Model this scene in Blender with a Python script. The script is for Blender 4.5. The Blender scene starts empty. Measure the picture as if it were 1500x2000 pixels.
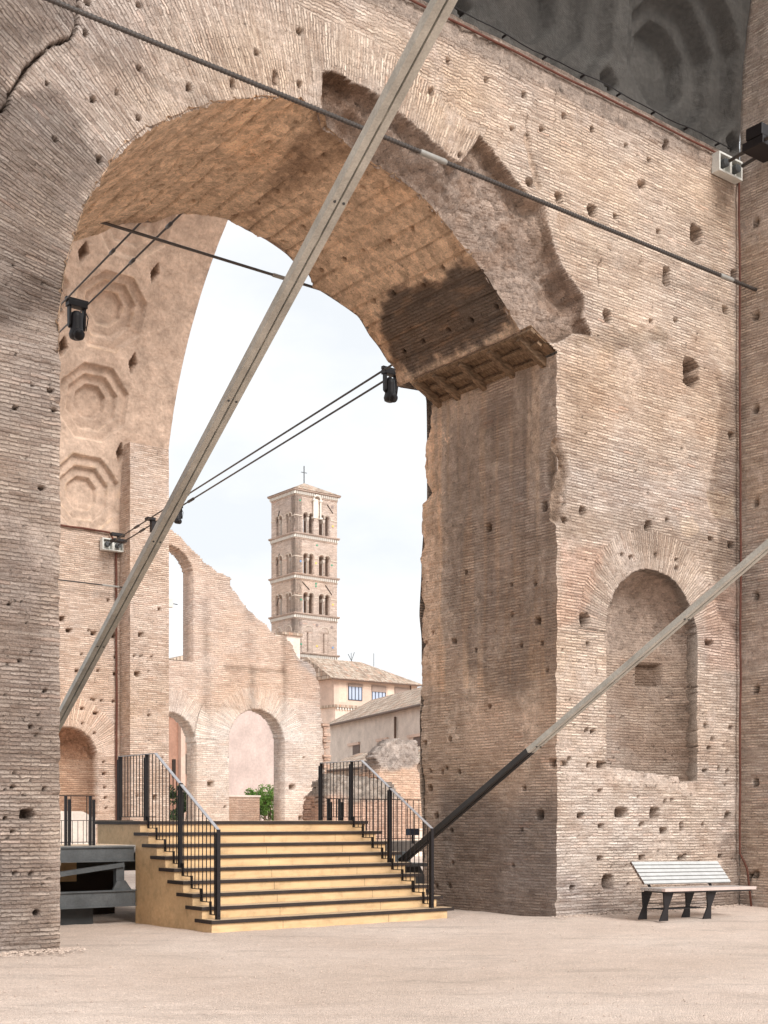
import bpy, math, random
import numpy as np
from mathutils import Vector, Matrix
random.seed(7); rng = np.random.default_rng(7)
D2R = math.radians
scene = bpy.context.scene
COL = scene.collection

# ------------------------------------------------------------------ camera, sky, sun, exposure
EYE = 1.65
FOC = 2513.0                      # focal length in pixels of a 1500 x 2000 frame
cam_d = bpy.data.cameras.new("camera"); cam = bpy.data.objects.new("camera", cam_d); COL.objects.link(cam)
cam.location = (0, 0, EYE); cam.rotation_euler = (D2R(90), 0, 0)
cam_d.sensor_fit = 'VERTICAL'; cam_d.sensor_height = 36.0; cam_d.sensor_width = 27.0
cam_d.lens = FOC / 2000.0 * 36.0
cam_d.shift_y = 0.3               # perspective-control lens: verticals stay vertical
cam_d.clip_start = 0.1; cam_d.clip_end = 5000
scene.camera = cam

SUN_EL, SUN_AZ_VEC = 38.0, Vector((0.62, -0.78, 0))    # comes from behind the camera, from the right
W_ = bpy.data.worlds.new("World"); scene.world = W_; W_.use_nodes = True
nt = W_.node_tree; nt.nodes.clear()
def nd(tree, kind, **kw):
    n = tree.nodes.new(kind)
    for k, v in kw.items():
        if k in n.inputs.keys(): n.inputs[k].default_value = v
        else: setattr(n, k, v)
    return n
sky = nt.nodes.new('ShaderNodeTexSky'); sky.sky_type = 'NISHITA'; sky.sun_disc = False
sky.sun_elevation = D2R(SUN_EL); sky.sun_rotation = math.atan2(SUN_AZ_VEC.x, SUN_AZ_VEC.y)
sky.air_density = 1.0; sky.dust_density = 3.0
tc = nt.nodes.new('ShaderNodeTexCoord')
mp = nt.nodes.new('ShaderNodeMapping'); mp.inputs['Scale'].default_value = (1.0, 1.0, 2.2)
ns = nt.nodes.new('ShaderNodeTexNoise'); ns.inputs['Scale'].default_value = 4.0; ns.inputs['Detail'].default_value = 7; ns.inputs['Roughness'].default_value = 0.55
rp = nt.nodes.new('ShaderNodeValToRGB')
rp.color_ramp.elements[0].position = 0.38; rp.color_ramp.elements[0].color = (0.84, 0.87, 0.90, 1)
rp.color_ramp.elements[1].position = 0.60; rp.color_ramp.elements[1].color = (0.985, 0.99, 0.995, 1)
mul = nt.nodes.new('ShaderNodeVectorMath'); mul.operation = 'SCALE'; mul.inputs['Scale'].default_value = 4.1
mx = nt.nodes.new('ShaderNodeMix'); mx.data_type = 'RGBA'; mx.inputs['Factor'].default_value = 0.96
bg = nt.nodes.new('ShaderNodeBackground'); bg.inputs['Strength'].default_value = 0.105
wo = nt.nodes.new('ShaderNodeOutputWorld')
L = nt.links.new
L(tc.outputs['Generated'], mp.inputs['Vector']); L(mp.outputs[0], ns.inputs['Vector']); L(ns.outputs['Fac'], rp.inputs['Fac'])
L(rp.outputs['Color'], mul.inputs[0]); L(sky.outputs['Color'], mx.inputs['A']); L(mul.outputs[0], mx.inputs['B'])
L(mx.outputs['Result'], bg.inputs['Color']); L(bg.outputs[0], wo.inputs['Surface'])

sun_d = bpy.data.lights.new("sun", 'SUN'); sun = bpy.data.objects.new("sun", sun_d); COL.objects.link(sun)
sun_d.energy = 1.35; sun_d.angle = D2R(28); sun_d.color = (1.0, 0.965, 0.92)
_sd = SUN_AZ_VEC.normalized() * math.cos(D2R(SUN_EL)) + Vector((0, 0, math.sin(D2R(SUN_EL))))
sun.rotation_euler = _sd.to_track_quat('Z', 'Y').to_euler()
sun.location = (20, -20, 30)

scene.view_settings.view_transform = 'Standard'; scene.view_settings.look = 'None'
scene.view_settings.exposure = 1.36; scene.view_settings.gamma = 1.0; scene.view_settings.use_curve_mapping = False
scene.render.engine = 'CYCLES'
scene.cycles.max_bounces = 6; scene.cycles.diffuse_bounces = 4; scene.cycles.glossy_bounces = 2
scene.cycles.transparent_max_bounces = 6
scene.cycles.use_adaptive_sampling = True; scene.cycles.adaptive_threshold = 0.015
scene.cycles.use_denoising = True
scene.cycles.caustics_reflective = False; scene.cycles.caustics_refractive = False

# ------------------------------------------------------------------ the frame the ruin is built in
# s runs along the wall, v through its thickness (away from the camera), z up
Ux, Uy = 0.79017882, 0.61287635
P0 = (-4.04186, 16.07151)
TH = math.atan2(Uy, Ux)
def W(s, v, z): return Vector((P0[0] + Ux*s - Uy*v, P0[1] + Uy*s + Ux*v, z))
def px_plane(x, y, v=0.0):
    rx = (x - 750.0)/FOC
    ox, oy = P0[0] - Uy*v, P0[1] + Ux*v
    t = (-Uy*ox + Ux*oy)/(-Uy*rx + Ux)
    return ((rx*t - ox)*Ux + (t - oy)*Uy, EYE + (1600.0 - y)/FOC*t)
def px_jamb(x, y, s):
    rx = (x - 750.0)/FOC
    ox, oy = P0[0] + Ux*s, P0[1] + Uy*s
    t = (Ux*ox + Uy*oy)/(Ux*rx + Uy)
    return (-(rx*t - ox)*Uy + (t - oy)*Ux, EYE + (1600.0 - y)/FOC*t)
def to_sv(X, Y):
    dx, dy = X - P0[0], Y - P0[1]
    return dx*Ux + dy*Uy, -dx*Uy + dy*Ux
def px_depth(x, y, Y):
    """point seen at pixel x,y at depth Y -> (s, v, z)"""
    s, v = to_sv((x - 750.0)/FOC*Y, Y)
    return s, v, EYE + (1600.0 - y)/FOC*Y
SC, ZC, R0 = 4.385, 7.5, 4.4        # big arch
def px_arch(x, y):
    rx, k = (x - 750.0)/FOC, (1600.0 - y)/FOC
    a0 = -(P0[0]*Ux + P0[1]*Uy) - SC; a1 = rx*Ux + Uy; b0 = EYE - ZC; b1 = k
    A = a1*a1 + b1*b1; B = 2*(a0*a1 + b0*b1); C_ = a0*a0 + b0*b0 - R0*R0
    t = (-B + math.sqrt(max(0, B*B - 4*A*C_)))/2/A
    s = (rx*t - P0[0])*Ux + (t - P0[1])*Uy
    return math.degrees(math.atan2(EYE + k*t - ZC, s - SC)), -(rx*t - P0[0])*Uy + (t - P0[1])*Ux

# ------------------------------------------------------------------ numpy noise and distance helpers
_perm = rng.random((257, 257)); _perm[256] = _perm[0]; _perm[:, 256] = _perm[:, 0]
def vnoise(x, y, seed=0):
    x = x + seed*17.31; y = y + seed*9.77
    xi = np.floor(x).astype(int); yi = np.floor(y).astype(int)
    fx = x - xi; fy = y - yi; fx = fx*fx*(3 - 2*fx); fy = fy*fy*(3 - 2*fy)
    xi &= 255; yi &= 255
    a = _perm[xi, yi]; b = _perm[xi+1, yi]; c = _perm[xi, yi+1]; d = _perm[xi+1, yi+1]
    return (a*(1-fx) + b*fx)*(1-fy) + (c*(1-fx) + d*fx)*fy
def fbm(x, y, oct=4, seed=0):
    r = 0; a = 0.5; n = 0
    for i in range(oct):
        r = r + a*vnoise(x*2**i, y*2**i, seed + i*3); n += a; a *= 0.5
    return r/n*2 - 1                   # -1..1
def sstep(a, b, x):
    t = np.clip((x - a)/(b - a), 0, 1); return t*t*(3 - 2*t)
def sdf(S, Z, poly):
    """signed distance, negative inside"""
    P = np.array(poly, float); n = len(P)
    d = np.full(S.shape, 1e9); ins = np.zeros(S.shape, bool)
    for i in range(n):
        a = P[i]; b = P[(i+1) % n]; e = b - a
        wx, wz = S - a[0], Z - a[1]
        t = np.clip((wx*e[0] + wz*e[1])/(e@e + 1e-12), 0, 1)
        d = np.minimum(d, (wx - e[0]*t)**2 + (wz - e[1]*t)**2)
        c = ((a[1] <= Z) & (b[1] > Z)) | ((b[1] <= Z) & (a[1] > Z))
        if e[1] != 0: ins ^= c & (S < a[0] + (Z - a[1])/e[1]*e[0])
    d = np.sqrt(d); return np.where(ins, -d, d)
def seg_dist(S, Z, pts):
    P = np.array(pts, float); d = np.full(S.shape, 1e9)
    for i in range(len(P)-1):
        a = P[i]; e = P[i+1] - a
        wx, wz = S - a[0], Z - a[1]
        t = np.clip((wx*e[0] + wz*e[1])/(e@e + 1e-12), 0, 1)
        d = np.minimum(d, (wx - e[0]*t)**2 + (wz - e[1]*t)**2)
    return np.sqrt(d)
def paint(T, mask, col):
    for k in range(3): T[..., k] *= 1 - mask*(1 - col[k])

# ------------------------------------------------------------------ objects: things, parts, custom properties
def tag(o, label=None, cat=None, group=None, kind=None):
    if label: o['label'] = label
    if cat: o['category'] = cat
    if group: o['group'] = group
    if kind: o['kind'] = kind
    return o
class Thing:
    def __init__(self, name, label, cat, org, group=None, rot=None):
        self.o = bpy.data.objects.new(name, None); COL.objects.link(self.o)
        self.o.empty_display_size = 0.3
        self.org = Vector(org)
        self.o.location = W(*org); self.o.rotation_euler = (0, 0, TH)
        tag(self.o, label, cat, group)
def place(ob, T, parent):
    COL.objects.link(ob)
    ob.parent = parent if parent is not None else T.o
    return ob
class MB:
    def __init__(self): self.v = []; self.f = []
    def add(self, vs, fs):
        b = len(self.v); self.v += [tuple(p) for p in vs]; self.f += [tuple(i + b for i in f) for f in fs]
    def box(self, a0, a1, b0, b1, c0, c1):
        self.add([(a0,b0,c0),(a1,b0,c0),(a1,b1,c0),(a0,b1,c0),(a0,b0,c1),(a1,b0,c1),(a1,b1,c1),(a0,b1,c1)],
                 [(0,3,2,1),(4,5,6,7),(0,1,5,4),(1,2,6,5),(2,3,7,6),(3,0,4,7)]); return self
    def beam(self, p, q, w, h, up=(0,0,1), off=(0,0)):
        p = Vector(p); q = Vector(q); d = (q - p).normalized(); x = d.cross(Vector(up)).normalized(); y = x.cross(d)
        p = p + x*off[0] + y*off[1]; q = q + x*off[0] + y*off[1]
        c = [x*(-w/2) + y*(-h/2), x*(w/2) + y*(-h/2), x*(w/2) + y*(h/2), x*(-w/2) + y*(h/2)]
        self.add([p + k for k in c] + [q + k for k in c], [(0,1,2,3),(4,7,6,5),(0,4,5,1),(1,5,6,2),(2,6,7,3),(3,7,4,0)]); return self
    def tube(self, pts, r, n=8, caps=True, radii=None):
        pts = [Vector(p) for p in pts]; b = len(self.v)
        for i, p in enumerate(pts):
            d = (pts[min(i+1, len(pts)-1)] - pts[max(i-1, 0)]).normalized()
            a = Vector((0,0,1)) if abs(d.z) < 0.9 else Vector((1,0,0))
            x = d.cross(a).normalized(); y = x.cross(d); rr = radii[i] if radii else r
            for k in range(n):
                t = 2*math.pi*k/n; self.v.append(tuple(p + x*math.cos(t)*rr + y*math.sin(t)*rr))
        for i in range(len(pts)-1):
            for k in range(n):
                a0 = b + i*n + k; a1 = b + i*n + (k+1) % n
                self.f.append((a0, a1, a1+n, a0+n))
        if caps:
            self.f.append(tuple(b + k for k in range(n))[::-1]); self.f.append(tuple(b + (len(pts)-1)*n + k for k in range(n)))
        return self
    def prism(self, poly, axis, a, b):
        """poly of 2-D points swept along axis (0=s,1=v,2=z) from a to b"""
        def mk(p, t):
            q = [p[0], p[1]]; q.insert(axis, t); return tuple(q)
        n = len(poly)
        self.add([mk(p, a) for p in poly] + [mk(p, b) for p in poly],
                 [tuple(range(n))[::-1], tuple(range(n, 2*n))] + [(i, (i+1) % n, (i+1) % n + n, i + n) for i in range(n)]); return self
    def build(self, name, m, T, parent=None, smooth=False, bevel=0, tint=(1,1,1), plain=0.0):
        me = bpy.data.meshes.new(name); o = T.org
        me.from_pydata([(x - o.x, y - o.y, z - o.z) for x, y, z in self.v], [], self.f)
        finish(me, m, smooth, tint, plain)
        ob = place(bpy.data.objects.new(name, me), T, parent)
        if bevel:
            md = ob.modifiers.new('b', 'BEVEL'); md.width = bevel; md.segments = 2; md.limit_method = 'ANGLE'
        return ob
def finish(me, m, smooth, tint=(1,1,1), plain=0.0):
    import bmesh
    bm = bmesh.new(); bm.from_mesh(me); bmesh.ops.recalc_face_normals(bm, faces=bm.faces); bm.to_mesh(me); bm.free()
    me.materials.append(m)
    if smooth: me.polygons.foreach_set('use_smooth', [True]*len(me.polygons))
    uv = me.uv_layers.new(name='UVMap')
    nl = len(me.loops); co = np.zeros(len(me.vertices)*3, np.float32); me.vertices.foreach_get('co', co); co = co.reshape(-1, 3)
    vi = np.zeros(nl, np.int32); me.loops.foreach_get('vertex_index', vi)
    nf = len(me.polygons); nr = np.zeros(nf*3, np.float32); me.polygons.foreach_get('normal', nr); nr = np.abs(nr.reshape(-1, 3))
    tot = np.zeros(nf, np.int32); me.polygons.foreach_get('loop_total', tot); N = np.repeat(nr, tot, axis=0)
    c = co[vi]; U = np.where((N[:, 2] > 0.75)[:, None], c[:, :2], np.where((N[:, 0] > N[:, 1])[:, None], c[:, 1:3], c[:, [0, 2]]))
    uv.data.foreach_set('uv', U.astype(np.float32).ravel())
    nv = len(me.vertices)
    a = me.attributes.new('tint', 'FLOAT_COLOR', 'POINT'); a.data.foreach_set('color', np.tile(np.array([*tint, 1], np.float32), nv))
    a = me.attributes.new('plain', 'FLOAT', 'POINT'); a.data.foreach_set('value', np.full(nv, plain, np.float32))
def raw_mesh(name, V, F, m, UV=None, tint=None, plain=None, smooth=True, UVb=None, fm=None):
    """V (n,3), F (k,4); per-vertex uv / tint / plain arrays"""
    used = np.unique(F); rm = np.zeros(len(V), np.int64); rm[used] = np.arange(len(used)); F = rm[F]; V = V[used]
    me = bpy.data.meshes.new(name)
    nv, nf, k = len(V), len(F), F.shape[1]
    me.vertices.add(nv); me.vertices.foreach_set('co', V.astype(np.float32).ravel())
    me.loops.add(nf*k); me.loops.foreach_set('vertex_index', F.astype(np.int32).ravel())
    me.polygons.add(nf); me.polygons.foreach_set('loop_start', np.arange(0, nf*k, k, dtype=np.int32))
    me.polygons.foreach_set('loop_total', np.full(nf, k, np.int32))
    if smooth: me.polygons.foreach_set('use_smooth', np.ones(nf, bool))
    me.update(calc_edges=True); me.materials.append(m)
    uv = me.uv_layers.new(name='UVMap')
    U = UV[used] if UV is not None else V[:, [0, 2]]
    UL = U[F.ravel()]
    if UVb is not None: UL = np.where(np.repeat(fm, k)[:, None], UVb[used][F.ravel()], UL)
    uv.data.foreach_set('uv', UL.astype(np.float32).ravel())
    t = np.ones((nv, 4), np.float32)
    if tint is not None: t[:, :3] = tint[used]
    a = me.attributes.new('tint', 'FLOAT_COLOR', 'POINT'); a.data.foreach_set('color', t.ravel())
    p = plain[used] if plain is not None else np.zeros(nv)
    a = me.attributes.new('plain', 'FLOAT', 'POINT'); a.data.foreach_set('value', p.astype(np.float32))
    return me
def grid_part(name, X, Y, Z, m, T, parent=None, UV=None, tint=None, plain=None, keep=None, flip=False, smooth=True, UVb=None, cm=None):
    ni, nj = X.shape
    V = np.stack([X - T.org.x, Y - T.org.y, Z - T.org.z], -1).reshape(-1, 3)
    idx = np.arange(ni*nj).reshape(ni, nj)
    q = np.stack([idx[:-1, :-1], idx[1:, :-1], idx[1:, 1:], idx[:-1, 1:]], -1)
    if flip: q = q[..., ::-1]
    fm = None if cm is None else (cm[keep] if keep is not None else cm.reshape(-1))
    q = q[keep] if keep is not None else q.reshape(-1, 4)
    me = raw_mesh(name, V, q.reshape(-1, 4), m, None if UV is None else UV.reshape(-1, 2),
                  None if tint is None else tint.reshape(-1, 3), None if plain is None else plain.reshape(-1), smooth,
                  None if UVb is None else UVb.reshape(-1, 2), fm)
    return place(bpy.data.objects.new(name, me), T, parent)
def plate_part(name, S, Z, keep, v0, v1, m, T, parent=None, tint=None, plain=None, UV=None, front=None, UVb=None, cm=None):
    """solid plate in the s-z plane from v0 to v1 with cells dropped where keep is False (real openings with reveals)"""
    ns_, nz = len(S), len(Z)
    SS, ZZ = np.meshgrid(S, Z, indexing='ij')
    f = np.full(SS.shape, v0) if front is None else v0 + front
    A = np.stack([SS, f, ZZ], -1).reshape(-1, 3); B = np.stack([SS, np.full(SS.shape, v1), ZZ], -1).reshape(-1, 3)
    n = ns_*nz; idx = np.arange(n).reshape(ns_, nz)
    qf = np.stack([idx[:-1, :-1], idx[1:, :-1], idx[1:, 1:], idx[:-1, 1:]], -1)[keep]
    F = [qf, qf[:, ::-1] + n]
    K = np.pad(keep, 1)
    # walls between kept and dropped cells
    i, j = np.nonzero(K[1:-1, 1:-1] & ~K[:-2, 1:-1]); F.append(np.stack([idx[i, j], idx[i, j+1], idx[i, j+1]+n, idx[i, j]+n], -1))
    i, j = np.nonzero(K[1:-1, 1:-1] & ~K[2:, 1:-1]); F.append(np.stack([idx[i+1, j+1], idx[i+1, j], idx[i+1, j]+n, idx[i+1, j+1]+n], -1))
    i, j = np.nonzero(K[1:-1, 1:-1] & ~K[1:-1, :-2]); F.append(np.stack([idx[i+1, j], idx[i, j], idx[i, j]+n, idx[i+1, j]+n], -1))
    i, j = np.nonzero(K[1:-1, 1:-1] & ~K[1:-1, 2:]); F.append(np.stack([idx[i, j+1], idx[i+1, j+1], idx[i+1, j+1]+n, idx[i, j+1]+n], -1))
    F = np.concatenate(F); V = np.concatenate([A, B])
    uvf = (np.stack([SS, ZZ], -1) if UV is None else UV).reshape(-1, 2)
    uv = np.concatenate([uvf, uvf + [v1 - v0, 0]])
    t = None if tint is None else np.concatenate([tint.reshape(-1, 3)]*2)
    p = None if plain is None else np.concatenate([plain.reshape(-1)]*2)
    fm = None
    if cm is not None:
        c_ = cm[keep]; fm = np.concatenate([c_, c_, np.zeros(len(F) - 2*len(c_), bool)]); ub = UVb.reshape(-1, 2); UVb = np.concatenate([ub, ub])
    me = raw_mesh(name, V - np.array(T.org), F, m, uv, t, p, smooth=False, UVb=UVb, fm=fm)
    return place(bpy.data.objects.new(name, me), T, parent)

# ------------------------------------------------------------------ materials
def new_mat(name):
    m = bpy.data.materials.new(name); m.use_nodes = True; t = m.node_tree; t.nodes.clear()
    out = t.nodes.new('ShaderNodeOutputMaterial'); b = t.nodes.new('ShaderNodeBsdfPrincipled')
    t.links.new(b.outputs[0], out.inputs[0]); b.inputs['Specular IOR Level'].default_value = 0.25
    return m, t, b
def noise(t, vec, scale, detail=5, rough=0.6, dist=0.0):
    n = t.nodes.new('ShaderNodeTexNoise'); n.inputs['Scale'].default_value = scale; n.inputs['Detail'].default_value = detail
    n.inputs['Roughness'].default_value = rough; n.inputs['Distortion'].default_value = dist
    if vec is not None: t.links.new(vec, n.inputs['Vector'])
    return n.outputs['Fac']
def ramp(t, fac, stops):
    r = t.nodes.new('ShaderNodeValToRGB'); t.links.new(fac, r.inputs['Fac']); e = r.color_ramp.elements
    while len(e) < len(stops): e.new(0.5)
    for k, (p, c) in enumerate(stops):
        e[k].position = p; e[k].color = (c, c, c, 1) if isinstance(c, (int, float)) else (*c, 1)
    return r.outputs['Color']
def mixc(t, fac, a, b, mode='MIX'):
    m = t.nodes.new('ShaderNodeMix'); m.data_type = 'RGBA'; m.blend_type = mode
    for sock, val in ((m.inputs['Factor'], fac), (m.inputs['A'], a), (m.inputs['B'], b)):
        if hasattr(val, 'is_linked') or hasattr(val, 'links'): t.links.new(val, sock)
        elif isinstance(val, (int, float)): sock.default_value = val
        else: sock.default_value = (*val, 1)
    return m.outputs['Result']
def math_(t, op, a, b=None, c=None):
    m = t.nodes.new('ShaderNodeMath'); m.operation = op
    for i, val in enumerate((a, b, c)):
        if val is None: continue
        if isinstance(val, (int, float)): m.inputs[i].default_value = val
        else: t.links.new(val, m.inputs[i])
    return m.outputs[0]
def bump(t, b, h, dist, strength=1.0, prev=None):
    n = t.nodes.new('ShaderNodeBump'); n.inputs['Distance'].default_value = dist; n.inputs['Strength'].default_value = strength
    t.links.new(h, n.inputs['Height'])
    if prev is not None: t.links.new(prev, n.inputs['Normal'])
    if b is not None: t.links.new(n.outputs[0], b.inputs['Normal'])
    return n.outputs[0]
def t_sep(t, c):
    s = t.nodes.new('ShaderNodeSeparateColor'); t.links.new(c, s.inputs[0]); return s.outputs[0]
def mat_brick(name, c1, c2, mortar, plain, bw=0.27, bh=0.056, ms=0.010, bd=0.02, wob=0.02, patch=0.5, contrast=1.0, far=1.0):
    m, t, b = new_mat(name); Lk = t.links.new
    tc = t.nodes.new('ShaderNodeTexCoord'); uv = tc.outputs['UV']; ob = tc.outputs['Object']
    n1 = t.nodes.new('ShaderNodeTexNoise'); n1.inputs['Scale'].default_value = 1.3/far; n1.inputs['Detail'].default_value = 4; Lk(ob, n1.inputs['Vector'])
    sb = t.nodes.new('ShaderNodeVectorMath'); sb.operation = 'SUBTRACT'; Lk(n1.outputs['Color'], sb.inputs[0]); sb.inputs[1].default_value = (.5, .5, .5)
    sc = t.nodes.new('ShaderNodeVectorMath'); sc.operation = 'MULTIPLY'; Lk(sb.outputs[0], sc.inputs[0]); sc.inputs[1].default_value = (wob*6, wob*1.3, 0)
    n2 = t.nodes.new('ShaderNodeTexNoise'); n2.inputs['Scale'].default_value = 14/far; n2.inputs['Detail'].default_value = 2; Lk(ob, n2.inputs['Vector'])
    sb2 = t.nodes.new('ShaderNodeVectorMath'); sb2.operation = 'SUBTRACT'; Lk(n2.outputs['Color'], sb2.inputs[0]); sb2.inputs[1].default_value = (.5, .5, .5)
    sc2 = t.nodes.new('ShaderNodeVectorMath'); sc2.operation = 'MULTIPLY'; Lk(sb2.outputs[0], sc2.inputs[0]); sc2.inputs[1].default_value = (.06, bh*0.62, 0)
    ad = t.nodes.new('ShaderNodeVectorMath'); Lk(uv, ad.inputs[0]); Lk(sc.outputs[0], ad.inputs[1])
    ad2 = t.nodes.new('ShaderNodeVectorMath'); Lk(ad.outputs[0], ad2.inputs[0]); Lk(sc2.outputs[0], ad2.inputs[1])
    br = t.nodes.new('ShaderNodeTexBrick'); Lk(ad2.outputs[0], br.inputs['Vector'])
    br.inputs['Scale'].default_value = 1; br.inputs['Brick Width'].default_value = bw; br.inputs['Row Height'].default_value = bh
    br.inputs['Mortar Size'].default_value = ms; br.inputs['Mortar Smooth'].default_value = 0.6; br.inputs['Bias'].default_value = 0
    br.inputs['Color1'].default_value = (0, 0, 0, 1); br.inputs['Color2'].default_value = (1, 1, 1, 1); br.inputs['Mortar'].default_value = (.5, .5, .5, 1)
    # brick colour, joint, weathering patches
    sx = t.nodes.new('ShaderNodeSeparateXYZ'); Lk(ad2.outputs[0], sx.inputs[0])
    fr = math_(t, 'ABSOLUTE', math_(t, 'SUBTRACT', math_(t, 'FRACT', math_(t, 'DIVIDE', sx.outputs[1], bh)), 0.5))
    row = ramp(t, fr, [(0.5 - ms/bh*1.25, 0), (0.5 - ms/bh*0.35, 1)])
    stv = t.nodes.new('ShaderNodeVectorMath'); stv.operation = 'MULTIPLY'; Lk(ad2.outputs[0], stv.inputs[0]); stv.inputs[1].default_value = (2.6/bw*.27, 0.9/bh, 1)
    streak = noise(t, stv.outputs[0], 1.0, 4, 0.62)
    col = mixc(t, math_(t, 'ADD', math_(t, 'MULTIPLY', br.outputs['Color'], 0.85), math_(t, 'SUBTRACT', math_(t, 'MULTIPLY', streak, 1.1), 0.52)), c1, c2)
    big = noise(t, ob, 0.35/far, 6, 0.6); mid = noise(t, ob, 2.2/far, 8, 0.7); fine = noise(t, ob, 34/far, 5, 0.75); med = noise(t, ob, 9/far, 6, 0.72)
    br2 = t.nodes.new('ShaderNodeTexBrick'); Lk(ad2.outputs[0], br2.inputs['Vector']); br2.inputs['Scale'].default_value = 1; br2.inputs['Brick Width'].default_value = bw; br2.inputs['Row Height'].default_value = bh
    br2.inputs['Mortar Size'].default_value = 0.0; br2.inputs['Bias'].default_value = -0.25; br2.inputs['Color1'].default_value = (0, 0, 0, 1); br2.inputs['Color2'].default_value = (1, 1, 1, 1)
    odd = math_(t, 'MULTIPLY', ramp(t, br2.outputs['Color'], [(0.66, 0), (0.74, 1)]), ramp(t, noise(t, ob, 0.7/far, 4, 0.6), [(0.42, 0.1), (0.62, 0.75)]))
    col = mixc(t, odd, col, mixc(t, 0.6, col, (0.60, 0.34, 0.235)))
    hue = mixc(t, ramp(t, big, [(0.35, 0), (0.65, 1)]), (1.02, 0.95, 0.87), (0.98, 1.01, 1.05))
    col = mixc(t, 1.0, col, hue, 'MULTIPLY')
    col = mixc(t, 1.0, col, ramp(t, mid, [(0.25, 0.70), (0.5, 0.98), (0.72, 1.20)]), 'MULTIPLY')
    col = mixc(t, 1.0, col, ramp(t, streak, [(0.25, 0.80), (0.5, 1.0), (0.72, 1.14)]), 'MULTIPLY')
    mort = mixc(t, 1.0, mortar, ramp(t, med, [(0.3, 0.55), (0.7, 1.25)]), 'MULTIPLY')
    op = ramp(t, noise(t, ob, 1.1/far, 5, 0.7), [(0.38, 0.28), (0.62, 1.0)])        # joints open in some places, washed flush in others
    jf = math_(t, 'MAXIMUM', math_(t, 'MULTIPLY', row, 0.85), math_(t, 'MULTIPLY', br.outputs['Fac'], 0.7))
    jf = math_(t, 'MULTIPLY', math_(t, 'MULTIPLY', jf, op), ramp(t, med, [(0.30, 0.30*contrast), (0.6, 1.0*contrast)]))
    col = mixc(t, jf, col, mort)
    # places where mortar or concrete covers the bricks
    at = t.nodes.new('ShaderNodeAttribute'); at.attribute_name = 'plain'
    pm = math_(t, 'MAXIMUM', at.outputs['Fac'], ramp(t, noise(t, ob, 0.9/far, 8, 0.7), [(0.53, 0), (0.62, patch)]))
    pcol = mixc(t, 1.0, plain, ramp(t, med, [(0.25, 0.62), (0.5, 1.0), (0.78, 1.25)]), 'MULTIPLY')
    pcol = mixc(t, 1.0, pcol, ramp(t, mid, [(0.3, 0.76), (0.7, 1.15)]), 'MULTIPLY')
    nw = t.nodes.new('ShaderNodeVectorMath'); nw.operation = 'MULTIPLY_ADD'; Lk(n2.outputs['Color'], nw.inputs[0]); nw.inputs[1].default_value = (.12, .12, .12); Lk(ob, nw.inputs[2])
    vs = t.nodes.new('ShaderNodeTexVoronoi'); vs.inputs['Scale'].default_value = 8.5/far; vs.inputs['Randomness'].default_value = 1.0; Lk(nw.outputs[0], vs.inputs['Vector'])
    vcol = t_sep(t, vs.outputs['Color'])
    pcol = mixc(t, 1.0, pcol, ramp(t, vcol, [(0.0, 0.78), (0.5, 1.0), (1.0, 1.22)]), 'MULTIPLY')
    col = mixc(t, pm, col, pcol)
    col = mixc(t, 1.0, col, ramp(t, fine, [(0.3, 0.66), (0.5, 1.0), (0.72, 1.28)]), 'MULTIPLY')
    # missing chips
    chip = ramp(t, noise(t, ob, 7.5/far, 4, 0.9), [(0.31, 0.40), (0.39, 1.0)])
    col = mixc(t, 1.0, col, chip, 'MULTIPLY')
    ta = t.nodes.new('ShaderNodeAttribute'); ta.attribute_name = 'tint'
    col = mixc(t, 1.0, col, ta.outputs['Color'], 'MULTIPLY')
    Lk(col, b.inputs['Base Color']); b.inputs['Roughness'].default_value = 0.93; b.inputs['Specular IOR Level'].default_value = 0.15
    inv = math_(t, 'SUBTRACT', 1.0, math_(t, 'MULTIPLY', math_(t, 'MAXIMUM', row, br.outputs['Fac']), op))
    brh = math_(t, 'MULTIPLY', inv, math_(t, 'SUBTRACT', 1.0, pm))
    h = math_(t, 'ADD', math_(t, 'MULTIPLY', brh, 0.55), math_(t, 'MULTIPLY', med, 1.5))
    h = math_(t, 'ADD', h, math_(t, 'MULTIPLY', fine, 0.6)); h = math_(t, 'ADD', h, math_(t, 'MULTIPLY', math_(t, 'MULTIPLY', streak, inv), 0.6)); h = math_(t, 'ADD', h, math_(t, 'MULTIPLY', chip, 0.5))
    h = math_(t, 'ADD', h, math_(t, 'MULTIPLY', math_(t, 'MULTIPLY', br.outputs['Color'], brh), 0.35))
    h = math_(t, 'ADD', h, math_(t, 'MULTIPLY', math_(t, 'MULTIPLY', math_(t, 'SUBTRACT', 0.7, vs.outputs['Distance']), pm), 1.3))
    bump(t, b, h, bd, 1.0)
    return m
def mat_rough(name, col, var=0.3, scale=3.0, bd=0.01, rough=0.9, spec=0.2, fine=40, metal=0.0):
    m, t, b = new_mat(name)
    tc = t.nodes.new('ShaderNodeTexCoord'); ob = tc.outputs['Object']
    a = noise(t, ob, scale, 6, 0.65); f = noise(t, ob, fine, 3, 0.6)
    c = mixc(t, 1.0, col, ramp(t, a, [(0.25, 1 - var), (0.75, 1 + var)]), 'MULTIPLY')
    c = mixc(t, 1.0, c, ramp(t, f, [(0.3, 1 - var*0.4), (0.7, 1 + var*0.4)]), 'MULTIPLY')
    ta = t.nodes.new('ShaderNodeAttribute'); ta.attribute_name = 'tint'
    c = mixc(t, 1.0, c, ta.outputs['Color'], 'MULTIPLY')
    t.links.new(c, b.inputs['Base Color']); b.inputs['Roughness'].default_value = rough; b.inputs['Specular IOR Level'].default_value = spec
    b.inputs['Metallic'].default_value = metal
    if bd: bump(t, b, math_(t, 'ADD', a, math_(t, 'MULTIPLY', f, 0.7)), bd)
    return m
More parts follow.
